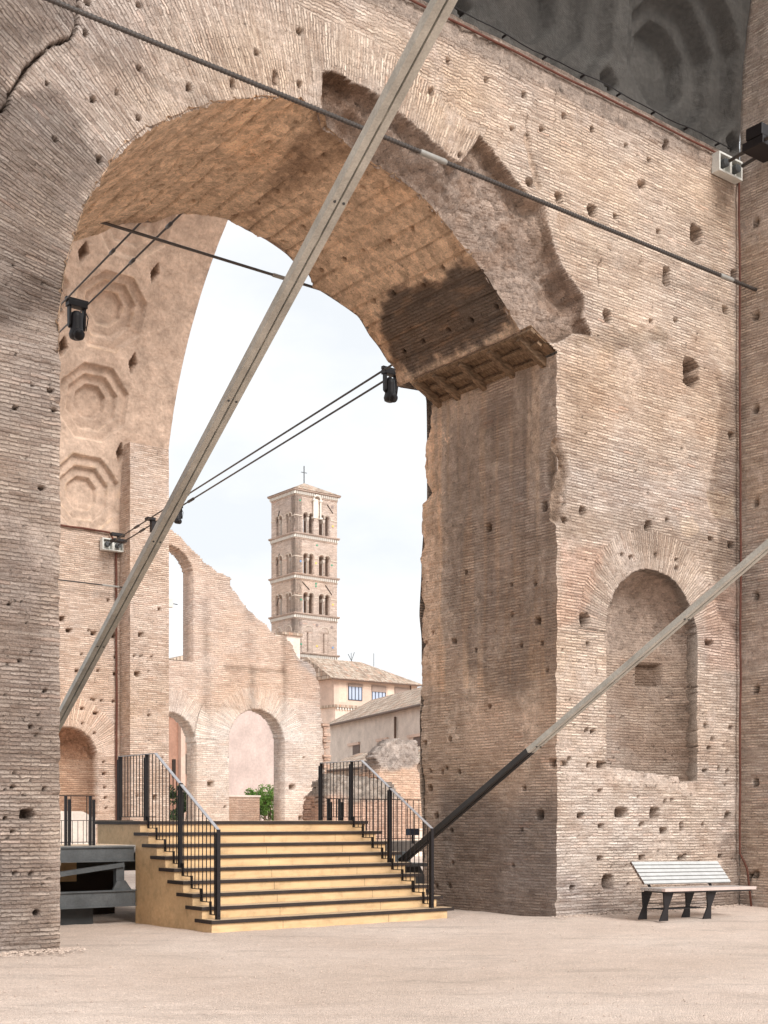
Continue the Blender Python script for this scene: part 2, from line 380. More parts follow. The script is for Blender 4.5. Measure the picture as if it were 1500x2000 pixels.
def mat_wood(name, col, dark, axis_scale=(1, 14, 14), rough=0.6, bd=0.002):
    m, t, b = new_mat(name)
    tc = t.nodes.new('ShaderNodeTexCoord'); mpn = t.nodes.new('ShaderNodeMapping'); mpn.inputs['Scale'].default_value = axis_scale
    t.links.new(tc.outputs['Object'], mpn.inputs['Vector'])
    a = noise(t, mpn.outputs[0], 2.0, 6, 0.6, 0.6); n = noise(t, tc.outputs['Object'], 1.2, 5, 0.6)
    c = mixc(t, ramp(t, a, [(0.35, 0), (0.68, 1)]), dark, col)
    c = mixc(t, 1.0, c, ramp(t, n, [(0.3, 0.86), (0.7, 1.1)]), 'MULTIPLY')
    sc_ = noise(t, tc.outputs['Object'], 5.0, 7, 0.7); c = mixc(t, 1.0, c, ramp(t, sc_, [(0.34, 0.80), (0.48, 1.0), (0.8, 1.04)]), 'MULTIPLY')
    t.links.new(c, b.inputs['Base Color']); b.inputs['Roughness'].default_value = rough; bump(t, b, a, bd)
    return m
M_wall = mat_brick('roman_brick', (0.425, 0.33, 0.275), (0.755, 0.645, 0.56), (0.215, 0.165, 0.14), (0.58, 0.475, 0.41), bw=0.26, bh=0.050, bd=0.024, patch=0.75)
M_soff = mat_brick('soffit_mortar', (0.36, 0.24, 0.165), (0.50, 0.36, 0.26), (0.26, 0.19, 0.145), (0.78, 0.565, 0.40), bd=0.026, patch=0.2, ms=0.008)
M_jamb = mat_brick('jamb_brick', (0.46, 0.34, 0.27), (0.72, 0.565, 0.46), (0.33, 0.25, 0.20), (0.63, 0.485, 0.385), bw=0.26, bh=0.050, bd=0.024, patch=0.9)
M_far = mat_brick('pale_brick', (0.52, 0.38, 0.30), (0.78, 0.64, 0.54), (0.35, 0.27, 0.225), (0.70, 0.57, 0.49), bh=0.085, bw=0.45, ms=0.013, bd=0.035, patch=0.5, far=1.6)
M_apse = mat_brick('pink_brick', (0.58, 0.43, 0.35), (0.74, 0.60, 0.505), (0.44, 0.33, 0.27), (0.66, 0.54, 0.465), bh=0.11, bw=0.5, ms=0.014, bd=0.035, patch=0.6, far=2.2, contrast=.7)
M_tower = mat_brick('tower_brick', (0.52, 0.41, 0.345), (0.68, 0.56, 0.485), (0.46, 0.37, 0.31), (0.58, 0.48, 0.41), bh=0.18, bw=0.8, ms=0.02, bd=0.05, patch=0.3, far=4, contrast=0.6)
M_plast = mat_rough('old_plaster', (0.66, 0.575, 0.505), 0.22, 0.8, 0.02, fine=9)
M_pink = mat_rough('pink_plaster', (0.60, 0.46, 0.40), 0.25, 0.5, 0.01, fine=6)
M_red = mat_rough('red_plaster', (0.42, 0.24, 0.175), 0.3, 0.6, 0.01, fine=6)
M_orange = mat_rough('orange_plaster', (0.66, 0.50, 0.41), 0.18, 0.5, 0.005, fine=6)
M_vault = mat_rough('coffer_concrete', (0.53, 0.40, 0.315), 0.34, 1.6, 0.05, fine=7)
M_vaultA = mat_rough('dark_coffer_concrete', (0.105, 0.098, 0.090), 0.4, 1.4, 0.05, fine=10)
M_white = mat_rough('white_stone', (0.74, 0.70, 0.64), 0.12, 3, 0.003)
M_cornice = mat_rough('cornice_stone', (0.60, 0.52, 0.44), 0.15, 3, 0.003)
M_dark = mat_rough('dark_void', (0.045, 0.035, 0.03), 0.2, 2, 0)
M_black = mat_rough('black_paint', (0.014, 0.011, 0.012), 0.25, 6, 0.0005, rough=0.5, spec=0.35)
M_nos = mat_rough('dark_brown_nosing', (0.035, 0.025, 0.022), 0.3, 6, 0.0006, rough=0.55, spec=0.3)
M_rail = mat_rough('handrail_steel', (0.33, 0.33, 0.35), 0.2, 8, 0.0003, rough=0.3, spec=0.9)  # pale base colour stands in for sky reflected on the black bar
M_steel = mat_rough('grey_steel', (0.075, 0.080, 0.083), 0.35, 3, 0.001, rough=0.55, spec=0.4)
M_strut = mat_rough('weathered_strut_paint', (0.51, 0.50, 0.455), 0.28, 2.5, 0.002, rough=0.6, spec=0.3)
M_strutb = mat_rough('black_strut_paint', (0.03, 0.028, 0.028), 0.2, 4, 0.001, rough=0.45, spec=0.4)
M_cable = mat_rough('dark_steel_bar', (0.075, 0.065, 0.06), 0.3, 30, 0.002, rough=0.5, spec=0.4)
M_sleeve = mat_rough('galvanised_sleeve', (0.30, 0.29, 0.27), 0.15, 6, 0.0005, rough=0.45, spec=0.5)
M_redc = mat_rough('red_cable', (0.13, 0.05, 0.035), 0.3, 8, 0.001, rough=0.5)
M_anchor = mat_rough('pale_anchor_paint', (0.66, 0.66, 0.62), 0.15, 8, 0.001, rough=0.5)
M_ply = mat_wood('plywood', (0.73, 0.515, 0.295), (0.63, 0.425, 0.23), (1.0, 8, 8), 0.5)
M_tread = mat_wood('tread_top', (0.66, 0.50, 0.34), (0.54, 0.39, 0.25), (1, 10, 10), 0.6)
M_old = mat_wood('old_timber', (0.32, 0.215, 0.135), (0.11, 0.07, 0.045), (2, 12, 12), 0.8, 0.008)
M_brn = mat_rough('brown_gutter', (.13, .085, .065), .2, 3, 0, rough=.5)
M_slat = mat_rough('pale_bench_slat', (0.50, 0.505, 0.50), 0.14, 7, 0.0005, rough=0.45, spec=0.4)
M_slatend = mat_rough('slat_seat_grey', (0.40, 0.36, 0.34), 0.15, 6, 0.0005, rough=0.55)
M_glass = mat_rough('window_glass', (0.45, 0.52, 0.66), 0.12, 1.0, 0, rough=0.15, spec=0.8)
M_tile = None
def mat_tiles(name):
    m, t, b = new_mat(name)
    tc = t.nodes.new('ShaderNodeTexCoord'); uv = tc.outputs['UV']
    w = t.nodes.new('ShaderNodeTexBrick'); t.links.new(uv, w.inputs['Vector']); w.inputs['Scale'].default_value = 1
    w.inputs['Brick Width'].default_value = 0.28; w.inputs['Row Height'].default_value = 0.55; w.inputs['Mortar Size'].default_value = 0.035
    w.inputs['Mortar Smooth'].default_value = 0.8; w.offset = 0.0
    w.inputs['Color1'].default_value = (0, 0, 0, 1); w.inputs['Color2'].default_value = (1, 1, 1, 1)
    c = ramp(t, w.outputs['Color'], [(0.0, (0.36, 0.26, 0.20)), (0.35, (0.52, 0.40, 0.31)), (0.7, (0.64, 0.54, 0.44)), (1.0, (0.56, 0.34, 0.24))])
    c = mixc(t, 1.0, c, ramp(t, noise(t, tc.outputs['Object'], 0.8, 6, 0.7), [(0.3, 0.7), (0.7, 1.2)]), 'MULTIPLY')
    c = mixc(t, w.outputs['Fac'], c, (0.16, 0.12, 0.10))
    t.links.new(c, b.inputs['Base Color']); b.inputs['Roughness'].default_value = 0.9
    bump(t, b, math_(t, 'SUBTRACT', 1.0, w.outputs['Fac']), 0.06)
    return m
M_tile = mat_tiles('roman_tiles')
def mat_gravel():
    m, t, b = new_mat('gravel')
    tc = t.nodes.new('ShaderNodeTexCoord'); ob = tc.outputs['Object']
    big = noise(t, ob, 0.25, 6, 0.6); mid = noise(t, ob, 2.5, 6, 0.7)
    vo = t.nodes.new('ShaderNodeTexVoronoi'); vo.inputs['Scale'].default_value = 62; t.links.new(ob, vo.inputs['Vector'])
    vo2 = t.nodes.new('ShaderNodeTexVoronoi'); vo2.inputs['Scale'].default_value = 95; t.links.new(ob, vo2.inputs['Vector'])
    sp = ramp(t, t_sep(t, vo.outputs['Color']), [(0.0, 0.84), (0.5, 0.98), (0.93, 1.04), (1.0, 1.28)])
    sp2 = ramp(t, t_sep(t, vo2.outputs['Color']), [(0.0, 0.86), (0.6, 1.0), (1.0, 1.14)])
    c = mixc(t, ramp(t, big, [(0.3, 0), (0.7, 1)]), (0.68, 0.55, 0.47), (0.76, 0.645, 0.565))
    c = mixc(t, 1.0, c, ramp(t, mid, [(0.3, 0.88), (0.7, 1.08)]), 'MULTIPLY')
    dirt = noise(t, ob, 0.09, 7, 0.62, 0.8); c = mixc(t, ramp(t, dirt, [(0.44, 0), (0.58, .6)]), c, (0.56, 0.44, 0.36))
    mpd = t.nodes.new('ShaderNodeMapping'); mpd.inputs['Rotation'].default_value = (0, 0, .6); mpd.inputs['Scale'].default_value = (.5, 2.2, 1); t.links.new(ob, mpd.inputs['Vector'])
    trk = noise(t, mpd.outputs[0], 0.9, 7, 0.7, 0.5); c = mixc(t, 1.0, c, ramp(t, trk, [(0.34, 0.82), (0.47, 1.0), (0.7, 1.05)]), 'MULTIPLY')
    c = mixc(t, 1.0, c, sp, 'MULTIPLY'); c = mixc(t, 1.0, c, sp2, 'MULTIPLY')
    t.links.new(c, b.inputs['Base Color']); b.inputs['Roughness'].default_value = 0.95; b.inputs['Specular IOR Level'].default_value = 0.1
    h = math_(t, 'ADD', math_(t, 'MULTIPLY', mid, 1.0), math_(t, 'MULTIPLY', vo.outputs['Distance'], -1.0))
    bump(t, b, h, 0.010)
    return m
M_grav = mat_gravel()

# ------------------------------------------------------------------ ground
def build_ground():
    a = np.concatenate([-np.geomspace(900, 14, 26), np.arange(-13.5, 17, 0.16), np.geomspace(17.2, 900, 26)])
    b = np.concatenate([-np.geomspace(300, 19, 12), np.arange(-18.5, 6, 0.16), np.geomspace(6.3, 1200, 40)])
    S, V_ = np.meshgrid(a, b, indexing='ij')
    near = sstep(60, 20, np.hypot(S - 3, V_ + 5))
    Z = near*(0.018*fbm(S*0.8, V_*0.8, 4, 3) + 0.012*fbm(S*4, V_*4, 3, 5))
    Z -= 0.05*(1-near)
    # loose gravel banked against the foot of the wall
    foot = np.exp(-np.abs(V_ + 0.05)/0.25)*((S < 0.1) | (S > 8.6))*(S < 15)
    Z += foot*(0.02 + 0.06*np.maximum(0, fbm(S*2.2, V_*2.2, 3, 9)))
    V = np.stack([P0[0] + Ux*S - Uy*V_, P0[1] + Uy*S + Ux*V_, Z], -1).reshape(-1, 3)
    idx = np.arange(S.size).reshape(S.shape)
    F = np.stack([idx[:-1, :-1], idx[1:, :-1], idx[1:, 1:], idx[:-1, 1:]], -1).reshape(-1, 4)
    me = raw_mesh('ground', V, F, M_grav, V[:, :2])
    o = bpy.data.objects.new('ground', me); COL.objects.link(o); tag(o, 'pale beige gravel ground of the ruin', 'ground', kind='structure')
build_ground()

# ------------------------------------------------------------------ the big arch wall (nearest)
SR = 8.77                              # right jamb
LED = 9.42                             # level of the timber ledge
HOLES = [(1360,458,22,34),(1302,541,12,36),(1349,728,28,54),(1157,411,16,22),(1092,386,14,18),(1036,357,16,14),(1300,283,10,16),(1253,361,14,14),
 (1434,536,10,18),(1418,605,11,16),(1187,617,14,22),(1272,627,6,8),(1320,625,8,8),(502,104,10,12),(168,63,9,14),(270,134,8,10),(370,170,9,14),(454,166,8,18),
 (537,152,9,26),(586,62,10,11),(586,165,9,10),(182,194,8,9),(229,180,6,9),(271,230,7,9),(108,272,8,10),(195,312,10,14),(92,162,7,7),(171,5,12,8),
 (272,10,10,7),(876,119,7,12),(950,157,6,10),(844,179,8,14),(1023,186,7,12),(1101,227,6,10),(1156,253,6,10),(1001,251,7,8),(1059,252,8,9),(1223,285,6,8),
 (1268,312,6,8),(899,303,6,8),(1202,422,7,8),(1286,452,7,8),(1138,997,12,14),(1266,1027,12,18),(1428,1064,14,10),(1388,1052,10,7),(1143,1211,18,26),
 (1385,1255,16,10),(1429,852,10,16),(1216,1083,5,6),(1233,1088,5,7),(1281,1083,5,7),(1322,1094,5,6),(1322,1109,6,8),(1303,1015,6,7),(1103,1017,8,10),
 (1149,1258,6,8),(1174,1494,15,12),(1149,1495,6,9),(1099,1491,6,9),(1106,1492,6,9),(1112,1483,5,7),(1157,1429,8,6),(1146,1427,6,6),(1214,1588,24,18),
 (1278,1588,18,20),(1135,1593,14,10),(1423,1593,11,12),(1173,1614,9,7),(1254,1611,9,6),(1296,1623,13,10),(1331,1610,6,8),(1332,1619,8,8),(1373,1612,5,8),
 (1172,1677,10,9),(1254,1676,12,9),(1330,1677,8,8),(1338,1673,6,8),(1408,1672,7,6),(1188,1723,20,28),(1119,1737,9,14),(1227,1728,4,6),(1172,1545,7,5),
 (1379,1418,8,8),(1428,1421,8,6),(1392,1443,7,7),(1384,1461,6,6),(1421,1507,6,8),(1377,1505,10,6),(1405,1501,5,7),(1312,1563,6,7),(1298,1565,5,6),
 (53,1591,24,20),(73,1783,12,12),(10,1598,6,6),(99,762,10,6),(31,796,8,5),(106,800,8,6),(82,953,10,7),(25,1624,4,7),(29,1707,4,7),(61,1707,4,7),
 (24,1538,6,6),(86,1542,5,6),(88,1350,7,5),(40,1290,5,4),(60,1420,6,5),(18,1180,5,4)]
BITE = [px_jamb(x, y, SR) for x, y in [(1066,880),(1060,905),(1066,950),(1075,1000),(1090,1010),(1090,855),(1078,850)]]
def build_arch_wall():
    T = Thing('arch_wall', 'weathered Roman brick wall pierced by the big ragged arch, with a tall niche at its right', 'ruined wall', (SC, 0, 0))
    h = 0.023
    a = np.concatenate([np.arange(-12, -1.3, 0.2), np.linspace(-1.2, 0, int(1.2/h)+1), np.linspace(0, SR, int(SR/h)+1)[1:], np.linspace(SR, 13.68, int(4.91/h)+1)[1:]])
    zt = 14.15
    b = np.linspace(-0.15, zt, int(14.3/h)+1)
    S, Z = np.meshgrid(a, b, indexing='ij')
    r = np.hypot(S - SC, Z - ZC); th = np.degrees(np.arctan2(Z - ZC, S - SC))
    Rl = R0 + 0.09*np.exp(-((th - 148)/22)**2)          # the old ring has sagged a little on the left
    rag = 0.02*fbm(S*9, Z*9, 3, 1) - 0.045*np.maximum(0, fbm(th*1.9, r*0, 2, 2)) + 0.03*fbm(th*.35, r*0, 3, 4)
    D = 0.018*fbm(S*1.2, Z*1.2, 4, 11) + 0.012*fbm(S*5, Z*5, 4, 12) + 0.006*fbm(S*22, Z*22, 2, 13)
    # rough eroded courses (more at the foot and on the left pier)
    er = sstep(3.0, 0.3, Z)*0.6 + sstep(0.5, -0.6, S)*0.5 + sstep(0.1, 0.5, fbm(S*0.5, Z*0.5, 4, 14))*0.5
    course = np.maximum(0, fbm(S*1.6, Z*15, 3, 15))
    D += 0.016*fbm(S*1.3, Z*13, 3, 17) + np.where((r < 7.2) & (Z > ZC) & (th > 56), 0.03*fbm(th*1.5, r*0.9, 3, 18) + .02*np.maximum(0, fbm(th*3, r*1.3, 2, 19)), 0)
    D += er*0.045*course + er*0.03*np.maximum(0, fbm(S*3, Z*7, 3, 16))
    # --- uv: courses, radial in the ring
    ring_out = np.where(th > 95, 5.7 + 1.4*sstep(95, 125, th), 5.65) + 0.12*fbm(S*1.5, Z*1.5, 2, 20)
    ring = (r < ring_out) & (Z > ZC) & (th > 56)
    UVx = S.copy(); UVy = Z + 0.02*fbm(S*0.35, Z*0.35, 2, 21)
    URx = r*1.0; URy = np.radians(th)*5.4*1.02 + 40
    Tn = np.ones(S.shape + (3,)); Pl = np.zeros(S.shape)
    # --- niche
    nc, nr, nz = 11.19, 1.215, 4.87
    ds = S - nc; dz = np.maximum(0, Z - nz)
    rr = np.hypot(ds, dz) + 0.015*fbm(S*12, Z*12, 2, 30)
    bot = 2.33 + 0.13*(S < 12.0)*sstep(12.05, 11.9, S) + 0.10*sstep(11.6, 10.0, S) + 0.03*fbm(S*4, Z, 2, 31)
    inn = (rr < nr) & (Z > bot)
    dn = 0.70*(1 - (np.minimum(rr, nr)/nr)**3.0)**0.5 + 0.08
    D = np.where(inn, dn + 0.02*fbm(S*3, Z*3, 4, 32), D)
    URx = np.where(inn, nc + ds*1.08, URx); URy = np.where(inn, Z, URy)
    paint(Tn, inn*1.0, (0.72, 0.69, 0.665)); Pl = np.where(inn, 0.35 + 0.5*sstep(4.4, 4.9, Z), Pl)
    nring = (np.hypot(ds, Z - nz) < 1.93 + 0.06*fbm(S*3, Z*3, 2, 33)) & (Z > nz - 0.15) & ~inn
    an = np.arctan2(Z - nz, ds)
    nn_ = (np.hypot(ds, Z - nz) < 2.4) & (Z > nz - .4) & ~inn; URx = np.where(nn_, np.hypot(ds, Z - nz)*0.55, URx); URy = np.where(nn_, an*1.6 + 80, URy)
    regm = (ring | inn | nring)
    D = np.where(nring, D + 0.02*(np.sin(an*1.6/0.058*2*math.pi) > 0.35)*(0.3 + 0.7*sstep(0.1, 0.5, fbm(S, Z, 2, 34)*1.3 - ds*0.4)), D)
    # square recess in the back of the niche
    q0 = px_plane(1241, 1340, 0.78); q1 = px_plane(1275, 1299, 0.78)
    sq = (S > q0[0]) & (S < q1[0]) & (Z > q0[1]) & (Z < q1[1]) & inn; D = np.where(sq, D + 0.14, D); paint(Tn, sq*1.0, (.62, .58, .55))
    paint(Tn, (inn*(1 - sstep(0.15, -0.2, ds + 0.25*fbm(S*2, Z*2, 3, 35))))*0.6, (0.78, 0.76, 0.74))  # right part of the niche darker: soot together with painted shading
    # rubble along the sill
    sill = inn*0 + ((Z > bot - 0.28) & (Z < bot) & (np.abs(ds) < nr))
    D = np.where(sill > 0, D + 0.05*fbm(S*9, Z*9, 3, 36) + 0.06*sstep(bot - 0.28, bot, Z), D); Pl = np.maximum(Pl, sill*0.7)
    # --- lost facing above the arch: the concrete core lies deeper
    outl = [(630,300),(630,140),(652,136),(690,158),(740,186),(790,225),(850,280),(900,318),(918,292),(936,264),(960,290),(1000,340),(1035,385),(1062,392),(1072,425),(1080,468),
            (1100,520),(1128,560),(1141,580),(1142,620),(1155,655),(1120,650),(1088,668),(1060,668),(1052,690)]
    core = [px_plane(x, y) for x, y in outl] + [(SC + 1.5, 11.0), (SC + 0.2, 11.5)]
    core[0] = (px_plane(630, 200)[0], 11.5)
    sd = sdf(S, Z, core) + 0.035*fbm(S*4, Z*4, 4, 40)
    vf = np.interp(th, [20, 28, 34, 44, 52, 64, 75, 83, 91, 96], [0.22, 0.25, 0.36, 0.46, 0.55, 0.52, 0.66, 0.62, 0.48, 0.10])
    edge_d = 0.16 + 0.12*sstep(0.0, 0.5, fbm(S*0.9, Z*0.9, 3, 41) + 0.3)
    w = sstep(0.0, 1.5, -sd)
    dc = edge_d*(1 - w) + np.maximum(vf, 0.3)*w + 0.07*fbm(S*1.8, Z*1.8, 4, 42) + 0.10*np.abs(fbm(S*4, Z*4, 5, 43)) + 0.06*np.abs(fbm(S*13, Z*13, 3, 44)) - .04
    nearR = sstep(0.35, 0.0, r - Rl); dc = dc*(1 - nearR) + (vf + 0.03*fbm(S*6, Z*6, 3, 45))*nearR
    deep = np.exp(-((sd + 0.22)/0.16)**2)*sstep(8.3, 9.2, S)*sstep(9.8, 10.6, Z)*0.22
    dc = dc + deep
    D = np.where(sd < 0, np.maximum(dc*sstep(0, -0.05, sd), 0.0) + D*0.5, D)
    Pl = np.where(sd < 0.01, 1.0, Pl)
    paint(Tn, (sd < 0)*1.0, (0.62, 0.585, 0.56))
    paint(Tn, (sd < 0)*sstep(0.55, 0.05, -sd)*sstep(-0.3, 0.3, fbm(S*1.3, Z*1.3, 3, 46))*0.7, (0.62, 0.54, 0.47))
    paint(Tn, (sd < 0)*sstep(0.05, 0.4, fbm(S*2.2, Z*2.2, 4, 47))*0.6, (0.80, 0.70, 0.62))
    paint(Tn, (sd < 0)*sstep(SC + 1.2, SC, S)*sstep(11.9, 12.3, Z)*0.8, (0.5, 0.40, 0.33))
    # shallow scar right of it
    sc1 = seg_dist(S, Z, [px_plane(1030, 270), px_plane(1040, 320), px_plane(1052, 365)]) - 0.06 + 0.04*fbm(S*4, Z*4, 3, 50)
    D += 0.05*sstep(0.03, -0.03, sc1); Pl = np.maximum(Pl, sstep(0.02, -0.02, sc1)); paint(Tn, sstep(0.03, -0.02, sc1), (0.74, 0.7, 0.66))
    # --- the corner bite of the pier and ragged arris
    bd = seg_dist(S, Z, [(SR, 7.95), (SR + 0.10, 7.72), (SR + 0.16, 7.5), (SR + 0.05, 7.1), (SR + 0.02, 6.7)]) - 0.12 + 0.06*fbm(S*4, Z*4, 3, 51)
    D += (0.16 + .08*fbm(S*9, Z*9, 3, 54))*sstep(0.03, -0.10, bd); Pl = np.maximum(Pl, sstep(0.04, -0.04, bd)); paint(Tn, sstep(0.02, -0.06, bd), (0.62, 0.56, 0.5))
    arr = sstep(0.10, 0.0, S - SR)*(S >= SR)*(Z < LED)*0.05*np.maximum(0, fbm(S*0+3, Z*5, 4, 52) + 0.2) + sstep(0.12, 0.0, -S)*(S <= 0)*(Z < ZC)*0.09*np.maximum(0, fbm(S*0+5, Z*7, 4, 53) + 0.15)
    D += arr
    # --- putlog holes
    for (x, y, w_, h_) in HOLES:
        vv = 0.78 if 1190 < x < 1360 and 1120 < y < 1500 else 0.0
        s, z = px_plane(x, y, vv); s1, _ = px_plane(x + w_, y, vv); _, z1 = px_plane(x, y - h_, vv)
        hw, hh = (s1 - s)/2, (z1 - z)/2; pad = 0.12
        i0, i1 = np.searchsorted(a, [s - hw - pad, s + hw + pad]); j0, j1 = np.searchsorted(b, [z - hh - pad, z + hh + pad])
        sl = (slice(i0, i1), slice(j0, j1)); ss, zz = S[sl], Z[sl]
        if ss.size == 0: continue
        rnd = np.minimum(hw, hh)*0.6
        dd = np.hypot(np.maximum(np.abs(ss - s) - hw + rnd, 0), np.maximum(np.abs(zz - z) - hh + rnd, 0)) - rnd + 0.2*min(hw, hh)*fbm(ss*14 + x, zz*14, 3, 60)
        m_ = sstep(0.012, -0.012, dd); dep = min(0.45, 0.14 + 1.6*min(hw, hh))
        D[sl] += dep*m_; Pl[sl] = np.maximum(Pl[sl], m_)
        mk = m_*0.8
        for k, c in enumerate((0.5, 0.42, 0.36)): Tn[sl][..., k] *= 1 - mk*(1 - c*.6)  # hole interiors tinted dark, deepening their shade in the colour
    # many tiny pits
    for _ in range(260):
        s = rng.uniform(SR + 0.1, 13.6) if rng.random() < .75 else rng.uniform(-1.1, -0.05); z = rng.uniform(0.2, 13.4) if rng.random() < .5 else rng.uniform(0.2, 4.5)
        rad = rng.uniform(0.012, 0.035)
        i0, i1 = np.searchsorted(a, [s - .1, s + .1]); j0, j1 = np.searchsorted(b, [z - .1, z + .1]); sl = (slice(i0, i1), slice(j0, j1))
        m_ = sstep(rad, rad*0.3, np.hypot(S[sl] - s, (Z[sl] - z)*1.2)); D[sl] += 0.06*m_; Tn[sl] *= (1 - 0.5*m_)[..., None]
    # --- cracks
    for pts, wd in [([(152,-10),(147,25),(146,50),(138,70),(115,82),(98,88),(80,108),(60,128),(48,145),(36,165),(20,182),(14,200),(-6,222)], 0.016),
                    ([(1085,185),(1084,205),(1082,240),(1084,262)], 0.008), ([(1030,228),(1028,250),(1033,270)], 0.008), ([(1175,505),(1170,520),(1168,545),(1170,560)], 0.010),
                    ([(1165,1288),(1166,1305),(1168,1315)], 0.012), ([(1162,475),(1163,490)], 0.008), ([(1253,500),(1250,520)], 0.006), ([(1318,560),(1319,590),(1317,605)], 0.008)]:
        pts = [px_plane(x, y) for x, y in pts]
        cd = seg_dist(S + 0.05*fbm(S*4, Z*4, 4, 71), Z + .05*fbm(S*4, Z*4, 4, 72), pts) + 0.008*fbm(S*9, Z*9, 3, 70)
        m_ = sstep(wd*1.5, wd*0.4, np.abs(cd)); D += 0.14*m_*(wd > 0.015) + 0.04*m_; paint(Tn, m_*0.85, (0.25, 0.2, 0.17))
    # --- stains, repairs and painted shade, each with its own outline
    def stain_or_shade(px, col, soft=0.12, amp=0.25, fr=1.2, seed=80, k=1.0, v=0.0):
        d_ = sdf(S, Z, [px_plane(x, y, v) for x, y in px]) + amp*fbm(S*fr, Z*fr, 4, seed) + .12*fbm(S*5, Z*5, 4, seed + 1)
        paint(Tn, sstep(soft, -soft, d_)*k, col)
    stain_or_shade([(-300,-200),(160,-60),(150,40),(120,75),(85,95),(55,130),(20,180),(-10,230),(-300,400)], (0.50, 0.49, 0.49), 0.16, 0.12, k=0.95)
    stain_or_shade([(-300,200),(30,175),(100,180),(155,230),(170,270),(260,300),(180,400),(140,520),(125,600),(-300,640)], (0.45, 0.44, 0.44), 0.2, 0.3, 1.5, 81, 0.95)
    stain_or_shade([(-300,560),(140,540),(125,1900),(-300,1950)], (0.66, 0.65, 0.65), 0.3, 0.4, 0.8, 82)  # whole left pier toned down, its dimmer light put into the colour
    stain_or_shade([(-300,1020),(60,1040),(125,1130),(125,1480),(40,1500),(-300,1490)], (0.80, 0.79, 0.79), 0.3, 0.4, 0.8, 83)
    stain_or_shade([(-300,1640),(125,1700),(125,1900),(-300,1990)], (0.78, 0.79, 0.81), 0.25, 0.3, 1.2, 84)
    stain_or_shade([(150,20),(330,0),(330,120),(220,230),(150,200),(100,170)], (0.86, 0.85, 0.85), 0.2, 0.3, 1.5, 85)
    stain_or_shade([(280,0),(640,0),(630,200),(430,200),(300,260)], (1.06, 1.05, 1.03), 0.3, 0.3, 1.0, 86)
    stain_or_shade([(1400,740),(1470,700),(1470,1280),(1402,1190),(1392,1120),(1398,1010),(1385,960),(1402,880)], (0.62, 0.60, 0.59), 0.07, 0.2, 2.0, 87)
    stain_or_shade([(1405,1640),(1470,1560),(1470,1830),(1395,1810)], (0.62, 0.60, 0.59), 0.08, 0.2, 1.6, 88, 0.9)  # soft shadow of the projecting pier, painted low in the corner
    stain_or_shade([(1090,1720),(1450,1735),(1450,1830),(1090,1830)], (0.80, 0.80, 0.82), 0.15, 0.25, 1.5, 89)
    stain_or_shade([(1090,970),(1200,985),(1410,1050),(1440,1110),(1320,1090),(1210,1060),(1090,1060)], (0.78, 0.75, 0.72), 0.12, 0.25, 1.6, 90)
    stain_or_shade([(1140,650),(1230,640),(1300,650),(1300,670),(1180,690),(1120,670)], (0.74, 0.72, 0.69), 0.08, 0.15, 2.0, 91)
    stain_or_shade([(1090,1240),(1184,1230),(1190,1500),(1440,1540),(1440,1720),(1090,1720)], (1.10, 1.10, 1.09), 0.15, 0.25, 1.2, 92)
    stain_or_shade([(1090,690),(1300,690),(1430,740),(1400,960),(1100,900)], (1.0, 0.965, 0.92), 0.2, 0.25, 1.0, 93)
    stain_or_shade([(640,60),(800,60),(1100,250),(1380,330),(1440,420),(1440,720),(1200,650),(1000,330),(800,210),(650,130)], (1.10, 1.08, 1.04), 0.3, 0.3, 0.8, 94)
    stain_or_shade([(1382,955),(1436,962),(1434,1010),(1400,1018),(1385,990)], (1.22, 1.2, 1.12), 0.05, 0.05, 2.0, 140)
    stain_or_shade([(1322,1005),(1352,1010),(1362,1030),(1350,1052),(1325,1042)], (1.25, 1.22, 1.15), 0.04, 0.04, 2.0, 141)
    stain_or_shade([(1095,1070),(1180,1080),(1160,1150),(1145,1200),(1095,1220)], (1.05, .93, .88), 0.15, 0.2, 1.5, 142)
    stain_or_shade([(1380,1150),(1440,1150),(1440,1320),(1375,1300)], (1.05, .92, .87), 0.15, 0.2, 1.5, 143, .8)
    stain_or_shade([(1180,700),(1440,700),(1440,860),(1300,900),(1180,840)], (1.06, 1.05, 1.03), 0.2, 0.3, 1.0, 144)
    paint(Tn, sstep(0.2, 0.45, fbm(S*0.8 + 4, Z*1.4, 5, 145))*0.6*(S > SR), (0.86, 0.80, 0.76)); paint(Tn, sstep(0.25, 0.5, fbm(S*0.9 + 9, Z*1.2, 5, 146))*0.7*(S > SR), (1.14, 1.12, 1.10))
    paint(Tn, sstep(0.15, 0.55, fbm(S*1.1, Z*2.2, 5, 95))*0.5, (0.78, 0.75, 0.72))
    paint(Tn, sstep(0.2, 0.6, fbm(S*6, Z*0.5, 4, 96))*0.28*(S > SR), (0.8, 0.77, 0.74))
    # white lime flecks
    fl = sstep(0.46, 0.54, fbm(S*7 + Z*2, Z*9, 3, 97)*0.5 + fbm(S*1.1, Z*1.1, 3, 98)*0.45); paint(Tn, fl*(S < 1.5)*0.8, (1.9, 1.85, 1.75))
    # individual lighter and darker bricks
    # grey render band under the vault
    band = sstep(-0.06, 0.06, Z - 13.72 + 0.14*fbm(S*1.2, Z*0.4, 4, 99)); Pl = np.maximum(Pl, band); D -= 0.03*band
    paint(Tn, band, (0.60, 0.585, 0.57))
    iS = int(np.argmin(np.abs(a - SR))); D_edge = D[iS].copy()
    keep = np.ones((len(a)-1, len(b)-1), bool)
    Sc, Zc_ = (S[:-1, :-1] + S[1:, 1:])/2, (Z[:-1, :-1] + Z[1:, 1:])/2
    rc = np.hypot(Sc - SC, Zc_ - ZC); Rc = (Rl + rag)[:-1, :-1]
    hole = (Sc > 0) & (Sc < SR) & ((Zc_ < ZC) | (rc < Rc))
